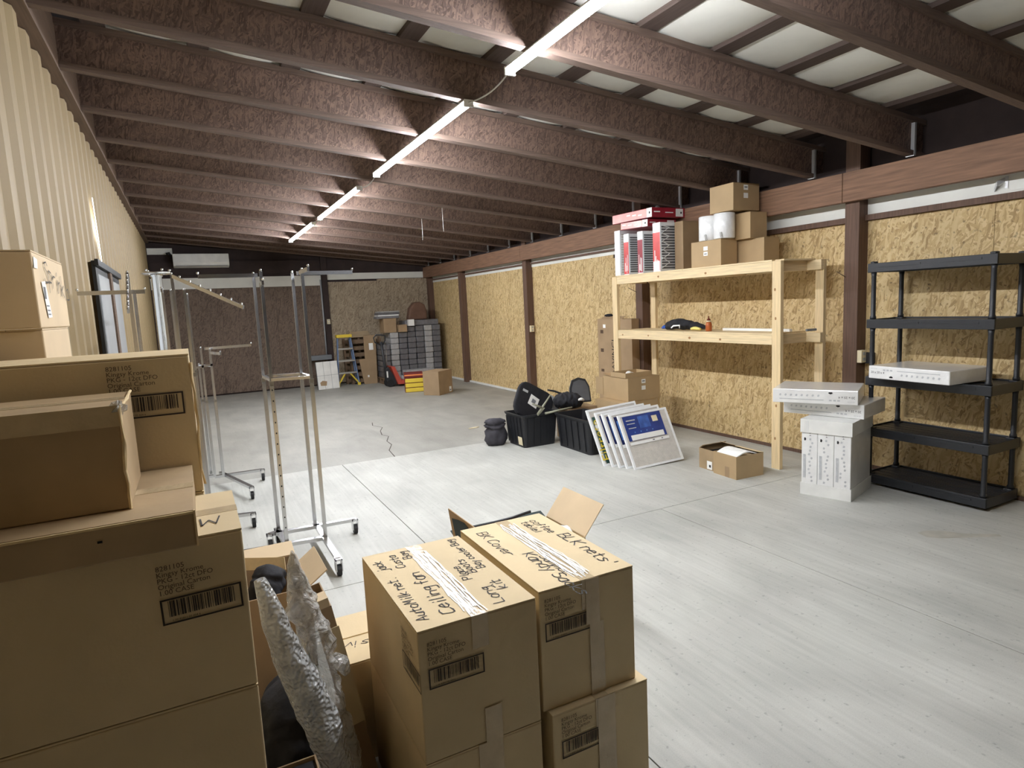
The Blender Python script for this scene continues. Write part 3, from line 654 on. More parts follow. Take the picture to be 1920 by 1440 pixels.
# ================================================================= GARMENT RACKS
RG = 'chrome garment racks by the metal wall'
def caster(t, x, y, ztop):
    MB().tube([(x - .013, y, .038), (x + .013, y, .038)], .038, 16).build('caster_wheel', 'rubber', t, smooth=False)
    h = MB(); h.box(x - .022, x - .016, y - .026, y + .026, .035, ztop + .02).box(x + .016, x + .022, y - .026, y + .026, .035, ztop + .02).box(x - .022, x + .022, y - .026, y + .026, ztop + .008, ztop + .02); h.build('caster_fork', 'chrome', t)
def peg(mb, x, y, z): mb.ball((x, y, z + .009), .009, 8, 5)
def rack(name, label, loc, up, legs, ztop, arms, mid, base_z=.112, holes=False, rz=0):
    """up: upright corners, legs: [(from,to)], arms: [(a,b)] square-tube arms with end pegs, mid: cross bars"""
    t = thing(name, label, 'garment rack', loc, rz, RG); q = .025
    for i, (x, y, zt) in enumerate(up):
        MB().box(x - q / 2, x + q / 2, y - q / 2, y + q / 2, base_z, ztop * .62).build('upright', 'chrome', t)
        MB().box(x - q * .4, x + q * .4, y - q * .4, y + q * .4, ztop * .60, zt).build('upright_tube', 'chrome', t)
        MB().box(x - q * .56, x + q * .56, y - q * .56, y + q * .56, ztop * .615, ztop * .63).build('collar', 'chrome_dull', t)
    if holes:
        x, y, _ = up[0]; h = MB()
        for k in range(14): h.box(x - .004, x + .004, y - q / 2 - .0006, y - q / 2 + .001, .22 + k * .075, .23 + k * .075)
        h.build('adjusting_holes', 'hole', t)
    for a, b in legs:
        MB().bar(a + (base_z + .0,), b + (base_z + .0,), .036, q).build('base_leg', 'chrome', t)
        if len(b) == 2: caster(t, b[0], b[1], base_z - q / 2)
    for a, b, pegs in arms:
        MB().bar(a, b, .014, .026).build('arm', 'chrome', t); pb = MB()
        for k in range(pegs):
            f = 1 if pegs == 1 else .12 + .86 * k / (pegs - 1)
            c = Vector(a).lerp(Vector(b), f); peg(pb, c.x, c.y, c.z + .013)
        pb.build('peg', 'chrome', t, smooth=True)
    for a, b in mid: MB().bar(a, b, .02, .02).build('cross_bar', 'chrome', t)
    cb = MB()
    for x, y, zt in up: cb.ball((x, y, zt + .008), .009, 8, 5)
    cb.build('cap', 'chrome', t, smooth=True)
    return t
# near rack; local origin between its four uprights
NR, FR, NL, FL_ = (.13, -.17), (.11, .13), (-.125, -.11), (-.145, .19)
rack('four_way_rack', 'tall chrome four-way garment rack, nearest the camera on the concrete', (.585, 4.63, 0),
     [NL + (2.0,), FL_ + (2.0,), NR + (2.0,), FR + (2.0,)],
     [((.12, .2), (.125, -.62)), ((-.17, .13), (.40, .10)), ((.14, -.17), (-.46, -.12)), ((-.135, -.12), (-.15, .22)), ((-.145, .16), (-.215, .13))],
     2.0, [((.12, .0, 1.99), (.51, .0, 1.99), 1), ((.12, -.15, 1.985), (.12, -.48, 1.985), 1), ((-.13, .05, 1.985), (-.50, .06, 1.985), 1), ((-.135, -.1, 1.91), (-.15, -.42, 1.91), 1)],
     [(NL + (1.27,), NR + (1.27,)), (FL_ + (1.27,), FR + (1.27,)), (NL + (1.27,), FL_ + (1.27,)), (NR + (1.27,), FR + (1.27,))], holes=True)
# low rack further back
rack('four_way_rack', 'shorter chrome rack behind the left cartons, waist-high arms', (.11, 6.95, 0),
     [(-.03, -.06, 1.42), (.05, -.06, 1.40), (-.06, .1, 1.25), (.05, .1, 1.38)],
     [((.03, .1), (.26, -.72)), ((-.03, -.05), (.42, -.06)), ((-.02, .0), (-.35, .0))], 1.42,
     [((.0, .0, 1.41), (.43, -.1, 1.42), 1), ((.05, -.06, 1.37), (.13, -.4, 1.37), 1)],
     [((-.06, .1, 1.24), (.05, -.06, 1.24)), ((-.1, -.06, 1.23), (.06, -.06, 1.25))])
# waterfall rack
rack('waterfall_rack', 'chrome rack with slanted seven-peg waterfall arm above the left cartons', (-.05, 5.45, 0),
     [(-.03, -.0, 2.05), (.045, .02, 1.93), (-.03, .2, 2.0), (.06, .22, 1.9)],
     [((.0, .0), (.36, -.08)), ((0, .1), (-.36, .1)), ((.0, .1), (.02, .5))], 2.05,
     [((-.03, 0, 2.04), (.42, -.42, 1.775), 7), ((.045, .02, 1.92), (.045, .3, 1.92), 1)], [((-.03, 0, 1.26), (.045, .02, 1.26)), ((-.03, 0, 1.26), (-.03, .2, 1.26))])
# rack against the door: arm pointing at the camera
rack('waterfall_rack', 'chrome rack before the glass door, pegs of its arm facing the camera', (-.33, 4.9, 0),
     [(-.0, .0, 2.03), (.02, .12, 1.9)], [((0, 0), (.2, .0)), ((0, 0), (-.2, 0)), ((0, 0), (.0, -.3)), ((0, 0), (0, .3))], 2.03,
     [((.0, -.02, 2.02), (.015, -.5, 1.77), 7), ((.0, .0, 1.905), (.09, .0, 1.905), 1), ((.0, .0, 1.905), (-.29, .0, 1.905), 1)], [((0, 0, 1.2), (.02, .12, 1.2))])
# slim rack seen end on
rack('single_rack', 'slim single chrome rack between the metal wall and waterfall rack', (-.17, 6.1, 0),
     [(0, 0, 1.96), (.06, .1, 1.96)], [((0, 0), (.2, .05)), ((0, 0), (-.22, 0)), ((.05, .1), (.05, .45))], 1.96, [((0, 0, 1.95), (0, -.25, 1.95), 1)], [((0, 0, 1.2), (.06, .1, 1.2))])
# chrome drum column
t = thing('chrome_column', 'shiny chrome cylinder column beside the racks at the far left', 'display column', (-.25, 7.55, 0), 0)
MB().lathe([(.10, .0), (.10, .03), (.05, .035), (.05, 2.16), (.06, 2.165), (.065, 2.2), (.05, 2.215), (.0, 2.22)], 32).build('column', 'chrome_bright', t, smooth=True)
MB().tube([(.13 * math.cos(a), .13 * math.sin(a), 2.2) for a in [2 * math.pi * k / 24 for k in range(25)]], .012, 8).build('ring', 'chrome', t, smooth=True)
pb = MB()
for a in (.3, 2.2, 4.0, 5.2): pb.ball((.13 * math.cos(a), .13 * math.sin(a), 2.23), .014, 8, 5)
pb.build('knob', 'chrome', t, smooth=True)

# ================================================================= WOODEN SHELF
t = thing('wooden_shelf', 'raw pine two-tier shelving unit against the strand-board wall', 'shelf', (4.9, 4.05, 0))
# local: x 0..0.52, y 0..2.6
for x, y in ((0, 0), (0, 2.5)): MB().box(x, x + .042, y, y + .098, 0, 1.985).build('leg', 'pine_up', t, bevel=.003)
for x, y in ((.478, -.09), (.478, 2.33)): MB().box(x, x + .04, y, y + .09, 0, 1.985).build('leg', 'pine_up', t, bevel=.003)
for z in (1.89, 1.2):
    MB().box(.002, .042, .1, 2.498, z, z + .093).build('rail', 'pine', t, bevel=.003)
    MB().box(.44, .478, -.09, 2.42, z, z + .093).build('rail', 'pine', t, bevel=.003)
    for y in (.062, .8, 1.6, 2.44): MB().box(.043, .439, y, y + .038, z, z + .093).build('cross_rail', 'pine_cross', t)
for z in (1.984, 1.294):
    for k in range(2):
        MB().box(.0 if z > 1.5 else .004, .478, -.0 + .1 + k * 1.2, .1 + k * 1.2 + 1.196, z, z + .014).build('shelf_board', 'pine', t)
MB().box(.043, .478, -.0, .099, 1.984, 1.998).build('shelf_board', 'pine', t)
kb = MB()
for y, z, s in ((1.2, 1.24, .014), (.75, 1.235, .012), (1.9, 1.25, .01), (2.4, 1.25, .01), (.95, 1.93, .012), (1.7, 1.94, .012)):
    kb.prism([(s * math.cos(a) * 1.3, s * math.sin(a)) for a in [k * math.pi / 4 for k in range(8)]], (-.0012 + .002, y, z), (0, 1, 0), (0, 0, 1), (-.001, 0, 0))
for z in (.3, .62, 1.45, 1.72): kb.prism([(.01 * math.cos(a), .015 * math.sin(a)) for a in [k * math.pi / 4 for k in range(8)]], (-.0002, .045 + random.uniform(-.03, .03), z), (0, 1, 0), (0, 0, 1), (-.001, 0, 0))
kb.build('knot', 'knot', t)

# black shelf -----------------------------------------------------------------------
t = thing('plastic_shelf', 'black five-tier plastic shelving unit at the right wall', 'shelf', (5.11, 2.40, 0))
SW, SL = .455, .955
tops = (.10, .505, .945, 1.43, 1.895)
for i, z in enumerate(tops):
    h = .075; sk = MB(); o_ = .006
    for x0, x1, y0, y1 in ((0, .012, 0, SL), (SW - .012, SW, 0, SL), (.012, SW - .012, 0, .012), (.012, SW - .012, SL - .012, SL)): sk.box(x0, x1, y0, y1, z - h, z)
    for x in (0, SW - .07):
        for y in (0, SL - .07): sk.box(x + .012 if x == 0 else x, x + .07 if x == 0 else x + .058, y + .012 if y == 0 else y, y + .07 if y == 0 else y + .058, z - h, z)
    s_ = sk.build('shelf', 'black_plastic', t, bevel=.004)
    MB().box(-.004, .002, .1, SL * .45, z - .035, z - .02).build('skirt_panel', 'black_plastic', s_); MB().box(-.004, .002, SL * .55, SL - .08, z - .035, z - .02).build('skirt_panel', 'black_plastic', s_)
    for k in range(5): MB().box(.014 + k * .0856, .014 + k * .0856 + .073, .012, SL - .012, z - .022, z - .012).build('slat', 'black_plastic', s_)
    for k in range(3): MB().box(.012, SW - .012, .22 + k * .24, .25 + k * .24, z - .03, z - .022).build('rib', 'black_plastic', s_)
    if i < 4:
        for x in (.035, SW - .035):
            for y in (.035, SL - .035): MB().lathe([(.024, 0), (.024, .02), (.019, .03), (.018, tops[i + 1] - .075 - z - .03), (.022, tops[i + 1] - .075 - z)], 12, (x, y, z)).build('leg', 'black_plastic', t, smooth=True)
    else:
        for x in (.035, SW - .035):
            for y in (.035, SL - .035): MB().lathe([(.028, -.01), (.028, .012), (.02, .016)], 12, (x, y, z)).build('cap', 'black_plastic', t)

# ================================================================= WHITE FILTER BOXES
def filter_box(name, label, o, ax, size, group, flip=False, txt='20 x 25 x 4', up=(0, 0, 1)):
    """o = lower left front corner; ax = along the printed front; local y runs back"""
    t = thing(name, label, 'filter box', group=group); frame(t, o, ax, up); w, d, h = size
    MB().box(0, w, 0, d, 0, h).build('wrapped_box', 'wrap_white', t, bevel=.006)
    pr = MB(); u, v, oo = ((1, 0, 0), (0, 0, 1), (0, -.0015, 0)) if not flip else ((-1, 0, 0), (0, 0, -1), (w, -.0015, h))
    oo, u, v = Vector(oo), Vector(u), Vector(v)
    text(pr, txt, .026, oo + u * .022 + v * h * .42, u, v)
    pr.prism([(-.017, 0), (0, .008), (.017, 0), (.012, -.009), (-.012, -.009)], oo + u * .2 + v * h * .22, u, v, (0, -.0004, 0)).build('print', 'black_print', t)
    gp = MB()
    text(gp, 'AIR FILTER', .012, oo + u * .022 + v * h * .75, u, v)
    for k in range(8):
        c_ = oo + u * (.29 + k * .042) + v * h * .42
        gp.prism([(-.009, -.008), (.003, -.01), (.01, .004), (.0, .01), (-.007, .005)], c_, u, v, (0, -.0003, 0))
    for k in range(3):
        c_ = oo + u * (.14 + k * .03) + v * h * .72; gp.prism([(-.01, -.006), (.01, -.006), (.01, .006), (-.01, .006)], c_, u, v, (0, -.0003, 0))
    gp.prism([(0, 0), (.34, 0), (.34, .006), (0, .006)], oo + u * .25 + v * h * .68, u, v, (0, -.0003, 0))
    gp.build('grey_print', 'wrap_print', t)
    return t
WG = 'white wrapped filter boxes'
# bundle of three standing on end
t = thing('card_tray', 'white card cap tray at the foot of the upright filter boxes', 'tray'); frame(t, (4.452, 3.462, 0), (.115, -.364, 0), (0, 0, 1))
b = MB(); b.box(-.006, .388, -.006, -.002, 0, .10).box(-.006, -.002, -.002, .52, 0, .10).box(.384, .388, -.002, .52, 0, .10).box(-.002, .384, -.002, .52, 0, .003); b.build('tray', 'white_plastic', t)
nm = ('left', 'middle', 'right')
for k in range(3):
    x = Vector((.115, -.364, 0)).normalized(); o = Vector((4.452, 3.462, .004)) + x * (.0 + k * .1275)
    t = thing('filter_box', nm[k] + ' one of three white filter boxes standing upright on the floor', 'filter box', group=WG); frame(t, o, x, (0, 0, 1))
    MB().box(0, .126, 0, .505, 0, .632).build('wrapped_box', 'wrap_white', t, bevel=.005)
    pr = MB(); text(pr, '20 x 25 x 4', .022, (.062, -.0015, .60), (0, 0, -1), (1, 0, 0)); pr.prism([(-.014, 0), (0, .008), (.014, 0), (.01, -.009), (-.01, -.009)], (.03, -.0015, .47), (0, 0, 1), (1, 0, 0), (0, -.0004, 0)); pr.build('print', 'black_print', t)
    gp = MB(); rr = random.Random(k)
    for j in range(12): gp.prism([(-.008, -.008), (.004, -.01), (.01, .004), (.0, .01), (-.007, .005)], (.06 + rr.uniform(-.012, .03), -.0012, .12 + j * .032), (1, 0, 0), (0, 0, 1), (0, -.0003, 0))
    gp.prism([(0, 0), (.02, 0), (.02, .2), (0, .2)], (.015, -.0012, .14), (1, 0, 0), (0, 0, 1), (0, -.0003, 0))
    gp.build('grey_print', 'wrap_print', t)
t = thing('card_sleeve', 'white card cap folded over the tops of the upright filter boxes', 'tray'); frame(t, (4.452, 3.462, .63), (.115, -.364, 0), (0, 0, 1))
b = MB(); b.box(-.008, .39, -.008, -.003, -.10, .012).box(-.01, -.004, -.003, .515, -.10, .012).box(.386, .39, -.003, .515, -.1, .012).box(-.004, .386, -.003, .515, .0075, .012); b.build('cap', 'white_plastic', t)
gl = MB()
for k in range(3): gl.box(.03 + k * .012, .032 + k * .012, -.0086, -.008, -.09, .0)
gl.build('fold_line', 'wrap_print', t)
filter_box('filter_box', 'lower of two white filter boxes lying flat on the upright ones', (4.58, 3.75, .643), (.172, -.64, 0), (.655, .50, .118), WG, True)
filter_box('filter_box', 'topmost white filter box lying askew on the flat one', (4.385, 3.70, .763), (.31, -.565, 0), (.645, .50, .118), WG, True)
filter_box('filter_box', 'white filter box lying on the middle tier of the black shelf', (5.015, 3.262, .947), (-.053, -.66, 0), (.66, .50, .105), WG, False, '20 x 20 x 4')

# ================================================================= GOODS ON THE WOODEN SHELF
RGp = 'red and white filter packs on the top pine shelf'
ZT = 2.0
def pack(label, y0, y1, h, x0, x1, edge, face, z0=ZT, seed=1):
    t = thing('filter_pack', label, 'filter pack', (x0, y0, z0), 0, RGp); w = x1 - x0; th = y1 - y0; rr = random.Random(seed)
    MB().box(0, w, 0, th, 0, h).build('card_frame', 'filter_frame', t, bevel=.003)
    e = MB(); e.box(-.002, 0, .004, th - .004, h * .02, h * .8); e.build('edge_print', edge, t)
    s_ = MB()
    for k in range(4): s_.box(-.0032, -.002, th * (.2 + .16 * k), th * (.28 + .16 * k), h * rr.uniform(.03, .1), h * rr.uniform(.2, .5))
    s_.build('edge_lettering', 'paper', t)
    f = MB()
    n = 16
    for k in range(n): f.box(.02, w - .02, -.006, 0, .03 + k * (h - .06) / n, .03 + (k + .6) * (h - .06) / n)
    f.build('pleats', face, t)
    return t
pack('white-edged filter pack at the left end of the top pine shelf', 6.50, 6.61, .56, 4.93, 5.40, 'wrap_white', 'filter_media', seed=1)
pack('red-edged filter pack second from the left end of the top pine shelf', 6.33, 6.43, .50, 4.935, 5.40, 'red_print', 'filter_dark', seed=2)
pack('red-edged filter pack third from the left end of the top pine shelf', 6.06, 6.16, .50, 4.935, 5.40, 'red_dark', 'filter_dark', seed=3)
t = pack('red and white filter pack beside the brown carton on top shelf', 5.74, 5.87, .56, 4.93, 5.40, 'red_print', 'filter_dark', seed=4)
st = MB()
for k in range(5): st.bar((.02, -.008, .04 + k * .1), (.13, -.008, .1 + k * .1), .006, .012, (0, 1, 0)); st.bar((.13, -.008, .1 + k * .1), (.02, -.008, .16 + k * .09), .006, .012, (0, 1, 0))
st.build('strut_print', 'filter_frame', t)
MB().box(-.0035, -.002, .01, .12, .01, .12).build('price_label', 'paper', t)
carton('storage_carton', 'tall brown carton among the red filter packs on top shelf', (5.27, 5.64, ZT), (.30, .14, .555), 0, m='kraft_dull', tape=False, group='cartons on the top pine shelf')
def red_box(label, loc, size, rz, tilt=0):
    t = thing('red_carton', label, 'box', loc, rz, RGp); t.rotation_euler = (tilt, 0, rz); w, d, h = size
    MB().box(0, w, 0, d, 0, h).build('carton_body', 'red_dark', t, bevel=.003)
    MB().box(-.002, 0, .10, d - .004, .006, h - .006).build('pale_print', 'red_pale', t); MB().box(-.0022, 0, .0, .095, 0.002, h - .002).build('white_end', 'paper', t)
    MB().box(w - .14, w - .03, -.002, 0, .01, h - .01).build('white_label', 'paper', t)
    p = MB(); p.box(-.003, -.0022, .03, .05, h * .4, h * .6).box(w - .07, w - .05, -.003, -.002, h * .4, h * .6); p.build('label_mark', 'black_print', t)
    for a in ((.03, .12, -.0025, 0, h * .5, h * .62), (.2, .32, -.0025, 0, h * .45, h * .55)) + tuple((-.003, -.002, .18 + k * .11, .25 + k * .11, h * (.35 + .1 * k), h * (.5 + .1 * k)) for k in range(3)): MB().box(*a).build('lettering', 'paper', t)
red_box('small red and pale carton wedged under the long red one', (4.90, 5.92, 2.535), (.44, .50, .085), .02, .03)
red_box('long red carton on top of the filter packs, white end labels', (4.90, 5.84, 2.632), (.50, .76, .11), .0, .012)
crumple('plastic_scrap', [(5.1, 6.0, 2.765), (5.16, 6.05, 2.78), (5.24, 6.1, 2.765)], [.015, .028, .012], 'film', 'scrap of clear plastic on the long red carton', 'plastic', seed=9)
CG = 'cartons on the top pine shelf'
def plain_carton(label, x0, x1, y0, y1, z0, h, side, m='kraft_mid'):
    t = carton('storage_carton', label, ((x0 + x1) / 2, (y0 + y1) / 2, z0), (x1 - x0, y1 - y0, h), 0, m=m, tape=False, group=CG); w = x1 - x0; d = y1 - y0
    if side == 'x':
        for dz in (.0, .055): MB().box(-w / 2 - .002, -w / 2, -.03, .03, h * .42 + dz, h * .42 + dz + .042).build('white_label', 'paper', t)
        p = MB().box(-w / 2 - .003, -w / 2 - .002, -.018, .018, h * .42 + .014, h * .42 + .024); p.build('label_print', 'grey_print', t)
    if side == 'y':
        for dz in (.0, .08): MB().box(-.04, .02, -d / 2 - .002, -d / 2, h * .45 + dz, h * .45 + dz + .05).build('white_label', 'paper', t)
        p = MB().box(-.03, .01, -d / 2 - .003, -d / 2 - .002, h * .45 + .1, h * .45 + .115); p.build('label_print', 'grey_print', t)
    return t
plain_carton('kraft carton with two white labels at the front of the top shelf', 4.94, 5.17, 4.82, 5.25, ZT, .27, 'x')
plain_carton('bottom brown carton of three at the back of the top shelf', 5.20, 5.42, 4.50, 4.95, ZT, .25, '')
plain_carton('middle brown carton of three at the back of the top shelf', 5.14, 5.38, 4.62, 5.0, ZT + .252, .265, '')
plain_carton('highest carton, on the brown ones, two white labels on its side', 4.99, 5.36, 4.70, 5.02, ZT + .54, .27, 'y')
for x, y, lab in ((5.045, 5.09, 'left plastic-wrapped white paper roll on the labelled carton'), (5.03, 4.86, 'right plastic-wrapped white paper roll on the labelled carton')):
    t = thing('paper_roll', lab, 'paper roll', (x, y, ZT + .272), 0, 'wrapped paper rolls')
    MB().lathe([(.10, 0), (.106, .006), (.106, .25), (.10, .256), (.03, .257), (.025, .25)], 28).build('wrapped_roll', 'foil_wrap', t, smooth=True)
    MB().tube([(-.09, -.06, .005), (-.1, -.06, .02), (-.098, -.05, .06)], .012, 6, jit=.4).build('loose_film', 'film', t)
# middle tier
ZM = 1.309
o = crumple('black_garment', [(5.12, 5.86, ZM + .012), (5.08, 5.78, ZM + .05), (5.08, 5.62, ZM + .075), (5.1, 5.45, ZM + .06), (5.14, 5.32, ZM + .045), (5.16, 5.2, ZM + .02)], [.02, .05, .075, .055, .035, .008], 'black_cloth', 'black garment with white print heaped on the middle pine shelf', 'garment', seed=12, jit=.3, flat=.9, zmin=ZM + .001)
MB().prism([(0, .0), (-.03, .03), (-.14, .034), (-.15, -.01), (-.13, .02), (-.04, .012), (-.015, -.01)], (5.0, 5.66, ZM + .035), (0, 1, 0), (.35, 0, .94), (-.004, 0, 0)).build('white_print', 'paper', o)
crumple('blue_cloth', [(5.1, 5.93, ZM + .02), (5.1, 5.88, ZM + .035), (5.11, 5.84, ZM + .02)], [.015, .035, .02], 'blue_cloth', 'small blue cloth beside the black garment', 'cloth', seed=13, zmin=ZM + .001)
crumple('yellow_sponge', [(5.03, 5.36, ZM + .022), (5.03, 5.3, ZM + .03), (5.04, 5.22, ZM + .018)], [.02, .03, .018], 'yellow_soft', 'pale yellow cloth beside the black garment', 'cloth', seed=14, zmin=ZM + .001)
t = thing('bottle', 'small brown squeeze bottle standing on the middle pine shelf', 'bottle', (5.04, 5.1, ZM))
MB().lathe([(.030, 0), (.034, .006), (.034, .075), (.026, .095), (.018, .1)], 18).build('bottle_body', 'bottle_brown', t, smooth=True)
MB().lathe([(.026, .1), (.026, .112), (.014, .116), (.012, .124)], 14).build('collar', 'paper_cream', t, smooth=True); MB().lathe([(.02, .116), (.02, .13), (.008, .136), (.005, .165)], 12).build('cap', 'bottle_cap', t, smooth=True)
tag(MB().box(5.16, 5.2, 4.16, 5.02, ZM, ZM + .026).build('white_strip', 'paper', bevel=.003), 'long white strip lying on the middle pine shelf', 'strip')
tag(MB().tube([(5.22, 4.02, ZM + .02), (5.33, 4.0, ZM + .02)], .012, 10).build('grey_pipe', 'grey_plastic'), 'short grey pipe at the right end of the middle pine shelf', 'pipe').location.z = -.006

# ================================================================= LEANING FILTERS
AG = 'panel air filters leaning in a row'
def air_filter(label, bl, br, tl, kind, th=.022):
    bl, br, tl = map(Vector, (bl, br, tl)); t = thing('air_filter', label, 'air filter', group=AG); frame(t, bl, br - bl, tl - bl)
    w = (br - bl).length; x = (br - bl).normalized(); z = tl - bl; h = (z - x * z.dot(x)).length
    f = .022; b = MB(); b.box(0, w, 0, th, 0, f).box(0, w, 0, th, h - f, h).box(0, f, 0, th, f, h - f).box(w - f, w, 0, th, f, h - f); b.build('frame', 'filter_frame', t)
    m_ = MB(); n = 44; dx = (w - 2 * f) / n
    for k in range(n): x0 = f + k * dx; m_.face([(x0, .006, f), (x0 + dx / 2, .001, f), (x0 + dx / 2, .001, h - f), (x0, .006, h - f)]); m_.face([(x0 + dx / 2, .001, f), (x0 + dx, .006, f), (x0 + dx, .006, h - f), (x0 + dx / 2, .001, h - f)])
    m_.box(f, w - f, .012, th - .002, f, h - f); m_.build('pleated_media', 'filter_media', t)
    def q(name, x0, x1, z0, z1, m, y=-.001): return MB().box(x0, x1, y - .001, y, z0, z1).build(name, m, t)
    if kind == 'front':
        q('printed_card', w * .07, w * .84, h * .50, h * .955, 'filter_blue'); q('card_panel', w * .13, w * .79, h * .505, h * .60, 'paper', -.003); q('card_strip', w * .07, w * .86, h * .425, h * .475, 'paper', -.002)
        q('sticker', w * .64, w * .75, h * .78, h * .89, 'paper_cream', -.003); q('photo_glow', w * .36, w * .58, h * .7, h * .92, 'filter_sky', -.0025)
        d = MB()
        for k in range(4): d.box(w * (.22 + .12 * k), w * (.24 + .12 * k), -.004, -.003, h * .635, h * .655)
        d.build('print_dots', 'light_blue', t); d = MB(); d.box(w * .12, w * .3, -.0035, -.003, h * .86, h * .88).box(w * .12, w * .28, -.0035, -.003, h * .8, h * .815).box(w * .13, w * .28, -.0035, -.003, h * .72, h * .735); d.build('print_lines', 'wrap_print', t)
        d = MB(); d.box(w * .52, w * .56, -.004, -.003, h * .445, h * .465).box(w * .7, w * .73, -.004, -.003, h * .445, h * .465); d.build('print_icons', 'grey_print', t)
        q('corner_sticker', w * .95, w * 1.0, .0, h * .13, 'paper', -.002)
    elif kind == 'script':
        q('printed_card', .035, w * .8, h * .04, h * .86, 'filter_green')
        d = MB(); text(d, 'Filtrete', .155, (.11, -.0035, .05), (.0, 0, 1), (-1, 0, 0)); d.build('brand_lettering', 'gold', t)
        d = MB(); d.prism([(.04, .42), (.06, .48), (.1, .42), (.07, .36)], (0, -.003, 0), (1, 0, 0), (0, 0, 1), (0, -.0005, 0)); d.build('white_swoosh', 'paper', t)
    else:
        q('printed_card', .04, w * .85, h * .42, h * .93, 'filter_navy'); q('card_strip', .04, w * .85, h * .36, h * .42, 'paper', -.002)
        d = MB(); d.box(.06, .1, -.003, -.002, h * .5, h * .85); d.build('print_lines', 'light_blue', t)
    # clear film corner glints
    return t
air_filter('rearmost leaning air filter with gold script lettering', (3.655, 5.17, 0), (4.30, 5.17, .03), (3.52, 5.44, .55), 'script')
air_filter('second-rearmost leaning air filter, navy card mostly covered', (3.70, 5.09, 0), (4.345, 5.09, .03), (3.575, 5.35, .53), 'navy')
air_filter('middle leaning air filter of the row of five', (3.735, 5.02, 0), (4.38, 5.02, .03), (3.615, 5.28, .525), 'navy')
air_filter('second leaning air filter from the front of the row', (3.775, 4.95, 0), (4.42, 4.945, .03), (3.665, 5.21, .525), 'navy')
air_filter('front leaning air filter with large blue photo card', (3.815, 4.875, 0), (4.44, 4.86, .02), (3.71, 5.135, .515), 'front')

# ================================================================= TOTES AND CHAIR PARTS
def tote(label, x0, x1, y0, y1, h, tp=.035):
    t = thing('storage_tote', label, 'tote', ((x0 + x1) / 2, (y0 + y1) / 2, 0), 0, 'black storage totes'); w = (x1 - x0) / 2; d = (y1 - y0) / 2
    def ring(a, b, z, r=.04, n=4):
        P = []
        for sx, sy, a0 in ((1, 1, 0), (-1, 1, 90), (-1, -1, 180), (1, -1, 270)):
            for k in range(n + 1):
                an = math.radians(a0 + 90 * k / n); P.append((sx * (a - r) + r * math.cos(an), sy * (b - r) + r * math.sin(an), z))
        return P
    mb = MB(); rings = [ring(w - tp, d - tp, 0), ring(w - tp * .2, d - tp * .2, h - .03), ring(w, d, h - .028), ring(w + .008, d + .008, h - .006), ring(w + .008, d + .008, h), ring(w - .012, d - .012, h), ring(w - tp - .006, d - tp - .006, .008)]
    n = len(rings[0])
    for R in rings: mb.v += R
    for i in range(len(rings) - 1):
        for j in range(n): mb.f.append((i * n + j, i * n + (j + 1) % n, (i + 1) * n + (j + 1) % n, (i + 1) * n + j))
    mb.f.append(tuple(reversed(range(n)))); k = (len(rings) - 1) * n; mb.f.append(tuple(range(k, k + n)))
    mb.build('tote_body', 'tote_black', t)
    rb = MB()
    for k in range(5):
        x = -w * .7 + k * w * .35; rb.obox((x, -d + tp * .8, .03), (.02, 0, 0), (0, -.006, 0), (0, -tp * .75, h - .07))
        y = -d * .7 + k * d * .35; rb.obox((-w + tp * .8, y, .03), (-.006, 0, 0), (0, .02, 0), (-tp * .75, 0, h - .07))
    rb.build('rib', 'tote_black', t); return t
t = tote('black storage tote holding chair parts, cream sticker near its corner', 3.36, 3.86, 6.38, 6.86, .395)
MB().obox((-.228, -.185, .03), (-.002, 0, 0), (0, .10, 0), (-.01, 0, .10)).build('sticker', 'paper_cream', t)
tote('empty black storage tote behind the leaning air filters', 3.765, 4.20, 5.60, 6.33, .395)
mb = MB().lathe([(.02, 0), (.10, 0), (.125, .02), (.14, .06), (.142, .12), (.132, .18), (.115, .215), (.132, .225), (.136, .245), (.11, .26), (.13, .272), (.118, .30), (.07, .325), (.02, .33)], 44)
V = []
for x, y, z in mb.v:
    q = Vector((x * 9, y * 9, z * 16 + 3)); k = 1 + .22 * nz_.noise(q) + .12 * nz_.noise(q * 2.6); V.append((x * k * 1.0, y * k * .85, max(0, z * (1 + .10 * nz_.noise(q * .7)))))
mb.v = V
o = mb.build('duffel_bag', 'charcoal_cloth', smooth=True); o.location = (3.215, 6.83, .0); tag(o, 'charcoal slouched cloth bag on the floor beside the totes', 'bag')
# chair back in the tote
t = thing('dismantled_chair', 'black rounded chair back with white tag sticking out of the tote', 'chair part'); frame(t, (3.55, 6.53, .32), (.86, .06, -.50), (.45, .25, .86))
P = []
for sx, sy, a0 in ((1, 1, 0), (-1, 1, 90), (-1, -1, 180), (1, -1, 270)):
    for k in range(5): an = math.radians(a0 + 22.5 * k); P.append((sx * .15 + .13 * math.cos(an), .2 + sy * .09 + .13 * math.sin(an)))
MB().prism(P, (.0, .0, 0), (1, 0, 0), (0, 0, 1), (0, .05, 0)).build('cushion', 'black_cloth', t, bevel=.02)
MB().prism([(x * .96 + .05, z * .98 + .02) for x, z in P], (.10, .052, .0), (1, 0, 0), (0, 0, 1), (0, .02, 0)).build('shell', 'shell_grey', t, bevel=.008)
MB().box(-.12, .02, -.003, -.001, .15, .28).build('tag', 'paper', t).rotation_euler = (0, .12, 0)
MB().box(-.08, -.02, -.0045, -.003, .19, .24).build('tag_print', 'grey_print', t).rotation_euler = (0, .12, 0)
MB().box(-.22, -.14, -.004, -.0005, .28, .31).build('clip', 'shell_grey', t, bevel=.006)
t = thing('dismantled_chair', 'grey-green star strut of a chair lying across the totes', 'chair part', (0, 0, 0))
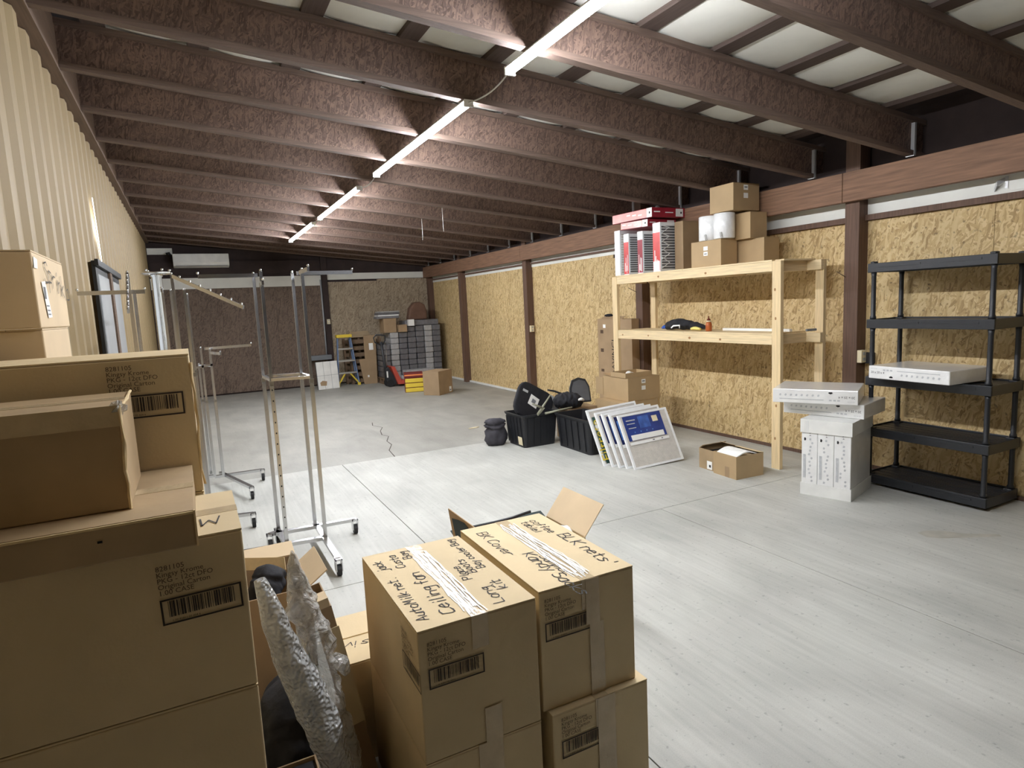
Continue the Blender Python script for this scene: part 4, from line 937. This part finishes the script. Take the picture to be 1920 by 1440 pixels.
for a, b in (((3.56, 6.36, .40), (3.78, 6.42, .60)), ((3.62, 6.37, .47), (3.50, 6.37, .53)), ((3.66, 6.36, .395), (4.03, 6.34, .43)), ((3.56, 6.37, .385), (3.66, 6.37, .46))): MB().tube([a, tuple((p + q) / 2 for p, q in zip(a, b)), b], .011, 8, radii=[.015, .012, .009]).build('strut', 'olive_strap', t, smooth=True)
t = thing('dismantled_chair', 'dark mesh chair back resting beside the brown cartons', 'chair part'); frame(t, (4.20, 6.62, .42), (.96, -.1, .0), (.06, .3, .93))
P2 = [(-.02, 0), (.29, 0), (.30, .2), (.26, .3), (.16, .33), (.06, .3), (.01, .2)]
MB().prism(P2, (0, 0, 0), (1, 0, 0), (0, 0, 1), (0, .02, 0)).build('rim', 'black_plastic', t, bevel=.008)
MB().prism([(x * .82 + .03, z * .84 + .02) for x, z in P2], (0, -.004, 0), (1, 0, 0), (0, 0, 1), (0, .004, 0)).build('mesh_panel', 'mesh_grey', t)
crumple('black_garment', [(3.93, 6.60, .46), (3.99, 6.56, .48), (4.08, 6.52, .49), (4.17, 6.48, .48), (4.25, 6.46, .45)], [.06, .11, .12, .11, .06], 'black_cloth', 'black cloth jacket heaped between the chair parts', 'garment', seed=23, jit=.22, n=22, flat=.85, zmin=.387)
crumple('white_rag', [(4.14, 6.37, .50), (4.18, 6.36, .51), (4.22, 6.37, .49)], [.015, .03, .015], 'white_cloth', 'small white and red rag on the black jacket', 'cloth', seed=24)
crumple('bent_tube', [(3.90, 6.7, .62), (3.98, 6.66, .60), (4.08, 6.6, .55)], [.014, .018, .02], 'black_cloth', 'black chair arm poking up behind the totes', 'chair part', seed=25)
# support box under the chair parts
carton('storage_carton', 'brown carton under the mesh chair back and black jacket', (4.26, 6.60, 0), (.42, .30, .385), 0, m='kraft_dull', tape=False)
# two brown cartons and lid
t = plain_carton('lower brown carton between the air filters and pine shelf', 4.48, 5.06, 5.98, 6.50, 0, .465, '')
t = plain_carton('upper brown carton with two white labels beside the pine shelf post', 4.61, 5.10, 5.99, 6.50, .466, .285, 'y')
flap(t, (-.245, .25, .26), (0, .16, 0), (-.0, 0, -.22), 'kraft_mid'); flap(t, (-.24, .1, .287), (.16, 0, 0), (.0, .16, .02), 'kraft_inside')
t = thing('shallow_tray', 'shallow open brown tray on the upper brown carton', 'box', (4.60, 6.02, .7515)); b = MB(); b.box(0, .40, 0, .3, 0, .004).box(0, .4, 0, .004, .004, .06).box(0, .4, .296, .3, .004, .06).box(0, .004, .004, .296, .004, .06).box(.396, .4, .004, .296, .004, .06); b.build('tray', 'kraft_mid', t)
crumple('packing_paper', [(4.68, 6.12, .775), (4.74, 6.14, .80), (4.82, 6.15, .78)], [.02, .035, .02], 'white_cloth', 'crumpled packing scrap in the shallow brown tray', 'paper', seed=27, zmin=.757)
# tall carton with vertical lettering
t = carton('tall_carton', 'tall slim carton with large vertical lettering behind the pine shelf', (5.40, 7.22, 0), (.13, .80, 1.43), 0, m='kraft_dull', tape=False)
d = MB(); text(d, 'DAVINCI', .135, (-.067, -.03, .60), (0, 0, 1), (0, 1, 0)); d.build('lettering', 'ink', t)
d = MB(); d.box(-.067, -.0655, .26, .33, .95, 1.0).box(-.067, -.0655, .26, .33, 1.22, 1.27).box(-.067, -.0655, .26, .33, .66, .70); d.build('stencil_mark', 'ink_soft', t); MB().box(-.068, -.0655, .2, .26, 1.3, 1.35).build('sticker', 'paper', t)
flap(t, (-.065, .3, 1.43), (0, -.5, 0), (.05, 0, .03), 'kraft_dull')
tag(MB().ball((0, 0, 0), .05, 10, 6, .2, (1, 2, .4)).build('dark_scrap', 'black_cloth', smooth=True), 'dark scrap lying on the tall slim carton', 'cloth').location = (5.40, 7.42, 1.478)

# two small cartons in front of pine shelf
t = carton('small_carton', 'small brown carton with a curved white pad on top, near pine leg', (4.50, 4.19, 0), (.33, .30, .215), -.06, top='open', m='kraft_mid')
mb = MB(); n = 8
for i in range(n): 
    a0, a1 = i / n, (i + 1) / n; z = lambda a: .215 + .035 * math.sin(math.pi * a)
    mb.obox((-.15 + a0 * .25, -.14, z(a0) - .012), (.25 / n, 0, z(a1) - z(a0)), (0, .26, 0), (0, 0, .01))
mb.build('white_pad', 'paper', t); MB().box(-.1665, -.165, -.06, -.005, .0, .1).build('tape', 'kraft_dull', t)
flap(t, (.165, -.15, .215), (0, .3, 0), (-.06, 0, .012), 'kraft')
t = carton('small_carton', 'scuffed grey-brown open carton beside the one with white pad', (4.53, 4.46, 0), (.30, .23, .20), -.06, top='open', m='kraft_old')
flap(t, (-.15, .115, .2), (.3, 0, 0), (0, -.05, .035), 'kraft_old'); flap(t, (.15, -.1, .2), (0, .2, 0), (-.05, 0, .03), 'kraft_old'); MB().box(-.1525, -.151, -.07, .0, .01, .09).build('sticker', 'paper', t); MB().box(-.1535, -.1525, -.055, -.03, .03, .055).build('sticker_print', 'black_print', t)
MB().box(-.14, .14, -.1, .1, .12, .16).build('dark_contents', 'black_cloth', t)
tag(MB().prism([(-.06, 0), (.02, .025), (.11, .02), (.04, -.02)], (0, 0, 0), (1, 0, 0), (0, 1, 0), (0, 0, .012)).build('paper_scrap', 'paper_cream'), 'torn paper scrap lying on the bare floor', 'paper').location = (3.40, 7.97, -.002)

# ================================================================= FAR END
t = carton('moving_carton', 'large plain brown carton standing at the far right of the floor', (4.318, 11.755, -.003), (.50, .37, .475), .64, m='kraft_dull', seam='x', tape=False, group='cartons at the far end')
MB().box(.12, .2, -.187, -.185, .03, .13).build('white_label', 'paper', t); MB().box(.135, .185, -.1885, -.187, .05, .075).build('label_print', 'grey_print', t)
t = thing('drawer_organiser', 'yellow three-drawer organiser with maroon top on the far floor', 'organiser', (4.06, 12.5, -.003), -.25)
MB().box(-.19, .19, -.14, .14, 0, .30).build('case', 'maroon', t)
for k in range(3): MB().box(-.185, .185, -.155, -.13, .008 + k * .098, .09 + k * .098).build('drawer', 'yellow', t, bevel=.005)
MB().box(-.195, .195, -.15, .15, .305, .40).build('top_box', 'maroon', t, bevel=.006); MB().box(-.195, .195, -.154, -.149, .345, .37).build('stripe', 'orange_line', t)
# pallet jack
t = thing('pallet_jack', 'red pallet jack with black handle before the grey bundles', 'pallet jack', (3.88, 13.74, -.003))
MB().tube([(-.05, -.02, .12), (-.07, -.02, .5), (-.12, -.02, 1.02)], .03, 10).build('handle_shaft', 'black_plastic', t, smooth=True)
MB().tube([(-.10, -.02, .93), (-.26, -.02, 1.02), (-.28, -.02, 1.12), (-.22, -.02, 1.18), (-.10, -.02, 1.17), (-.02, -.02, 1.15), (-.02, -.02, 1.05), (-.10, -.02, .93)], .016, 8).build('handle_loop', 'black_plastic', t, smooth=True)
MB().tube([(-.02, .02, .3), (.0, .02, .98)], .008, 6).build('control_rod', 'chrome', t, smooth=True)
MB().prism([(-.06, .05), (.14, .05), (.16, .14), (-.02, .45), (-.08, .42)], (0, -.12, 0), (1, 0, 0), (0, 0, 1), (0, .24, 0)).build('pump_body', 'black_plastic', t, bevel=.01)
MB().prism([(.02, .46), (.10, .46), (.24, .14), (.40, .12), (.42, .05), (.16, .05)], (0, -.2, 0), (1, 0, 0), (0, 0, 1), (0, .4, 0)).build('red_frame', 'jack_red', t, bevel=.008)
for y in (-.2, .08): MB().box(.35, 1.15, y, y + .15, .05, .10).build('fork', 'jack_red', t, bevel=.006)
for y in (-.13, .07): MB().tube([(.0, y, .085), (.0, y + .06, .085)], .085, 16).build('steer_wheel', 'rubber', t)
MB().box(-.075, -.045, -.145, -.122, .22, .36).build('lever', 'white_plastic', t)
# grey bundles in columns
bm = {}
for m_ in ('bundle_dark', 'bundle_light'):
    rr = MB().box(-.099, .099, -.25, .25, 0, .128).mesh('wrapped_bundle'); rr.materials.append(MT[m_]); bm[m_] = rr
cols = [(4.03, 6, 'bundle_dark', 'leftmost dark'), (4.25, 8, 'bundle_light', 'left pale'), (4.46, 8, 'bundle_dark', 'third dark'), (4.67, 9, 'bundle_dark', 'middle dark'), (4.88, 9, 'bundle_dark', 'fifth dark'), (5.09, 9, 'bundle_light', 'right pale'), (5.30, 9, 'bundle_dark', 'rightmost dark')]
for x, n, m_, nm_ in cols:
    for k in range(n):
        o = put('wrapped_bundle', bm[m_], None, bevel=.018); o.location = (x + random.uniform(-.005, .005), 14.55 + random.uniform(-.015, .015), .135 + k * .131)
        tag(o, ('lowest', 'second-lowest', 'third', 'fourth', 'fifth', 'sixth', 'seventh', 'eighth', 'ninth')[k] + (' grey bundle up' if k else ' grey bundle') + ' in the ' + nm_ + ' column of the far stack', 'bundle', 'bundles in the ' + nm_ + ' column')
t = thing('pallet', 'wooden pallet under the grey wrapped bundles', 'pallet', (4.66, 14.55, -.003), 0, 'wooden pallets')
for y in (-.24, 0, .24): MB().box(-.76, .76, y - .03, y + .03, .02, .11).build('stringer', 'pallet_wood', t)
for k in range(7): MB().box(-.76 + k * .225, -.60 + k * .225 if k < 6 else .76, -.29, .29, .112, .134).build('board', 'pallet_wood', t)
for k in range(3): MB().box(-.76 + k * .68, -.6 + k * .68, -.29, .29, 0, .019).build('board', 'pallet_wood', t)
o = put('wrapped_bundle', MB().box(-.42, .42, -.24, .24, 0, .13).mesh('wrapped_bundle'), None, bevel=.02); o.data.materials.append(MT['bundle_dark']); o.location = (4.95, 14.55, 1.316); tag(o, 'long dark grey bundle lying across the top of the far stack', 'bundle')
for (x, z, h, lab) in ((4.72, .18, .12, 'upper of two pale wrapped parcels before the grey bundles'), (4.62, -.003, .18, 'lower of two pale wrapped parcels before the grey bundles')):
    o = put('wrapped_parcel', MB().box(-.36, .36, -.13, .13, 0, h).mesh('wrapped_parcel'), None, bevel=.02); o.data.materials.append(MT['bundle_light']); o.location = (x, 14.115, z); tag(o, lab, 'parcel')
# things on top of the far stack
carton('storage_carton', 'brown carton on the left of the far grey stack', (4.17, 14.5, 1.185), (.30, .36, .33), 0, m='kraft_dull', tape=False, group='cartons at the far end')
carton('storage_carton', 'small brown carton with pale label on the far grey stack', (4.445, 14.32, 1.187), (.20, .2, .17), 0, m='kraft_dull', tape=False, group='cartons at the far end')
tag(MB().box(4.56, 4.70, 14.2, 14.295, 1.19, 1.34).build('white_carton', 'paper', bevel=.004), 'little white carton beside the labelled one on the far stack', 'box').location = (.03, .02, .128)
for k, (w, z, m_) in enumerate(((.27, 1.518, 'bundle_dark'), (.25, 1.572, 'filter_frame'), (.26, 1.604, 'bundle_dark'), (.24, 1.656, 'bundle_light'))):
    o = put('flat_pack', MB().box(-w, w, -.16, .16, 0, .05 if k % 2 == 0 else .03).mesh('flat_pack'), None, bevel=.01); o.data.materials.append(MT[m_]); o.location = (4.14 + .01 * k, 14.48, z); o.rotation_euler.z = .05 * (k - 1)
    tag(o, ('bottom dark', 'lower white', 'upper dark', 'topmost pale')[k] + ' flat package in the pile on the far brown carton', 'package', 'flat packages on the far stack')
t = thing('brown_sheet_roll', 'large curved brown sheet leaning in the far corner above the stack', 'paper roll', (4.92, 14.6, 1.447))
P = [(-.24, 0), (.24, 0), (.25, .2), (.2, .36), (.08, .43), (-.06, .42), (-.18, .28)]
MB().prism(P, (0, -.1, 0), (1, 0, 0), (0, 0, 1), (0, .22, 0)).build('sheet', 'brown_paper', t, bevel=.04)
crumple('dark_wrap_roll', [(5.455, 14.62, .0), (5.455, 14.63, .6), (5.455, 14.66, 1.3)], [.03, .03, .03], 'black_cloth', 'dark roll standing between the bundles and the wall', 'roll', seed=31, jit=.06)
# step ladder
t = thing('step_ladder', 'blue fibreglass step ladder with yellow top at the far end', 'ladder', (3.18, 14.72, -.003))
for s, xt, xb in ((-1, -.16, -.225), (1, .13, .255)):
    MB().bar((xt, .02, 1.14), (xb, -.02, .03), .03, .06, (0, 1, 0)).build('front_rail', 'ladder_blue', t); MB().bar((xt * .9, .07, 1.1), (xb * .9, .09, .03), .025, .045, (0, 1, 0)).build('rear_rail', 'ladder_blue', t)
    MB().box(xb - .03, xb + .03, -.06, .02, 0, .06).build('foot', 'yellow', t); MB().bar((xb * .95, -.02, .06), (xb * .25, -.02, .29), .03, .04, (0, 1, 0)).build('brace', 'yellow', t)
MB().box(-.19, .165, -.06, .11, 1.13, 1.2).build('top_cap', 'yellow', t, bevel=.01)
for k in range(3):
    z = .29 + k * .28; f = (1.14 - z) / 1.14; MB().box(-.16 - .06 * f, .13 + .115 * f, -.055, .05, z, z + .035).build('step', 'aluminium', t)
MB().bar((-.15, .08, .6), (.18, .085, .6), .02, .02).build('rear_bar', 'aluminium', t)
# white folded cartons leaning, in two rows of three panels
t = thing('folded_carton', 'white six-panel folded carton leaning left of the ladder', 'panel'); frame(t, (2.45, 14.42, -.003), (1, .12, 0), (-.02, .12, 1))
MB().box(0, .49, .002, .05, 0, .63).build('core', 'grey_plastic', t)
for i in range(3):
    for j in range(2): MB().box(.002 + i * .163, .160 + i * .163, -.006, .002, .002 + j * .315, .312 + j * .315).build('panel', 'white_plastic', t, bevel=.003)
MB().prism([(-.07, -.05), (.06, -.06), (.08, .04), (-.02, .06), (-.08, .02)], (.13, -.0065, .14), (1, 0, 0), (0, 0, 1), (0, -.001, 0)).build('brown_mark', 'kraft_dull', t)
# wall box over it
tag(MB().box(2.45, 2.93, 15.08, 15.28, .62, .73).build('wall_trunking', 'grey_plastic', bevel=.006), 'grey box fixed low on the back wall by the post', 'wall box')
tag(MB().tube([(2.85, 15.27, .73), (2.85, 15.27, 2.5)], .018, 10).build('conduit', 'shell_grey', smooth=True), 'grey conduit running down the back wall beside the post', 'conduit')
# pallets leaning
for k, (x, y, lean, lab) in enumerate(((3.62, 15.02, .1, 'wooden pallet leaning on the back wall behind the ladder'), (3.72, 14.86, .08, 'wooden pallet leaning in front of the other by the ladder'))):
    t = thing('pallet', lab, 'pallet', group='wooden pallets'); frame(t, (x - .40, y, -.003), (1, 0, 0), (0, lean, 1))
    for j in range(7): MB().box(0, .78, -.016, 0, .03 + j * .155, .12 + j * .155).build('board', 'pallet_wood', t)
    for j in range(3): MB().box(.0 + j * .36, .05 + j * .36, .0015, .08, 0, 1.1).build('stringer', 'pallet_wood', t)
    for j in range(3): MB().box(0, .78, .0815, .097, .03 + j * .46, .12 + j * .46).build('board', 'pallet_wood', t)
for k in range(4):
    o = MB().box(-.27 + .012 * k, .27 - .02 * k, -.045, .045, 0, .034).build('timber_offcut', 'plank_pale'); o.location = (3.63, 15.14, 1.097 + k * .036); tag(o, ('bottom', 'second', 'third', 'top')[k] + ' plank in the little pile on the leaning pallets', 'plank', 'planks on the pallets')
t = thing('flattened_carton', 'flattened brown carton standing against the pallets behind the jack', 'cardboard'); frame(t, (3.555, 14.66, -.003), (1, 0, 0), (0, .06, 1))
MB().prism([(0, 0), (.31, 0), (.36, 1.15), (.07, 1.15), (.06, .60), (-.08, .60), (-.03, .2)], (0, 0, 0), (1, 0, 0), (0, 0, 1), (0, .02, 0)).build('sheet', 'kraft_dull', t); MB().box(.18, .28, -.002, 0, .80, .96).build('white_label', 'paper', t); MB().box(.09, .13, -.002, 0, .16, .21).build('white_label', 'paper', t)
# air conditioner
t = thing('air_conditioner', 'white wall air conditioner high on the far back wall', 'air conditioner', (.375, 15.27, 2.81))
MB().prism([(0, 0.02), (.02, 0), (.2, .03), (.225, .1), (.215, .285), (0, .285)], (-.54, 0, 0), (0, -1, 0), (0, 0, 1), (1.08, 0, 0)).build('case', 'white_plastic', t, bevel=.01)
MB().box(-.5, .5, -.215, -.205, .03, .04).build('louver', 'grey_plastic', t).rotation_euler = (0, 0, 0)
cord('refrigerant_pipe', [(-.195, 15.2, 3.06), (-.22, 15.2, 3.12), (-.28, 15.2, 3.10)], .03, 'rubber', 'dark pipe at the upper left end of the air conditioner', 'pipe')
# wall fittings
def outlet(label, x, y, z, face):
    t = thing('power_outlet', label, 'outlet', (x, y, z), 0, 'power outlets on the posts')
    if face == 'x': MB().box(-.008, 0, -.036, .036, 0, .115).build('plate', 'paper_cream', t, bevel=.003); b = MB().box(-.011, -.008, -.016, .016, .07, .098).box(-.011, -.008, -.016, .016, .018, .046)
    else: MB().box(-.036, .036, -.045, 0, 0, .115).build('plate', 'paper_cream', t, bevel=.003); b = MB().box(-.016, .016, -.048, -.045, .07, .098).box(-.016, .016, -.048, -.045, .018, .046)
    b.build('socket', 'shell_grey', t)
outlet('cream outlet on the nearest brown post, beside the black shelf', 5.515, 3.68, 1.01, 'y')
outlet('cream outlet on the middle brown post behind the totes', 5.53, 9.98, 1.19, 'y')
outlet('small outlet on the dark post of the back wall', 2.94, 15.2, 1.45, 'y')
tag(MB().box(5.545, 5.60, 3.58, 3.677, 1.0, 1.1).build('outlet_box', 'black_plastic', bevel=.004), 'black junction box beside the nearest outlet', 'outlet box')
cord('nail', [(5.475, 3.80, 1.80), (5.42, 3.86, 1.86)], .004, 'screw', 'long nail sticking out of the nearest brown post', 'nail')
cord('nail', [(5.475, 6.86, 1.78), (5.42, 6.98, 1.85)], .004, 'screw', 'long nail sticking out of the post behind the pine shelf', 'nail')
t = thing('wall_bracket', 'small bent metal bracket on the white strip at upper right', 'bracket', (5.588, 2.63, 2.43)); MB().bar((0, -.03, .03), (-.05, .0, .0), .004, .03).build('strip', 'galvanised', t); MB().bar((-.05, .0, 0), (0, .04, -.04), .004, .03).build('strip', 'galvanised', t); MB().box(-.004, 0, -.05, -.03, -.04, .05).build('plate', 'galvanised', t)
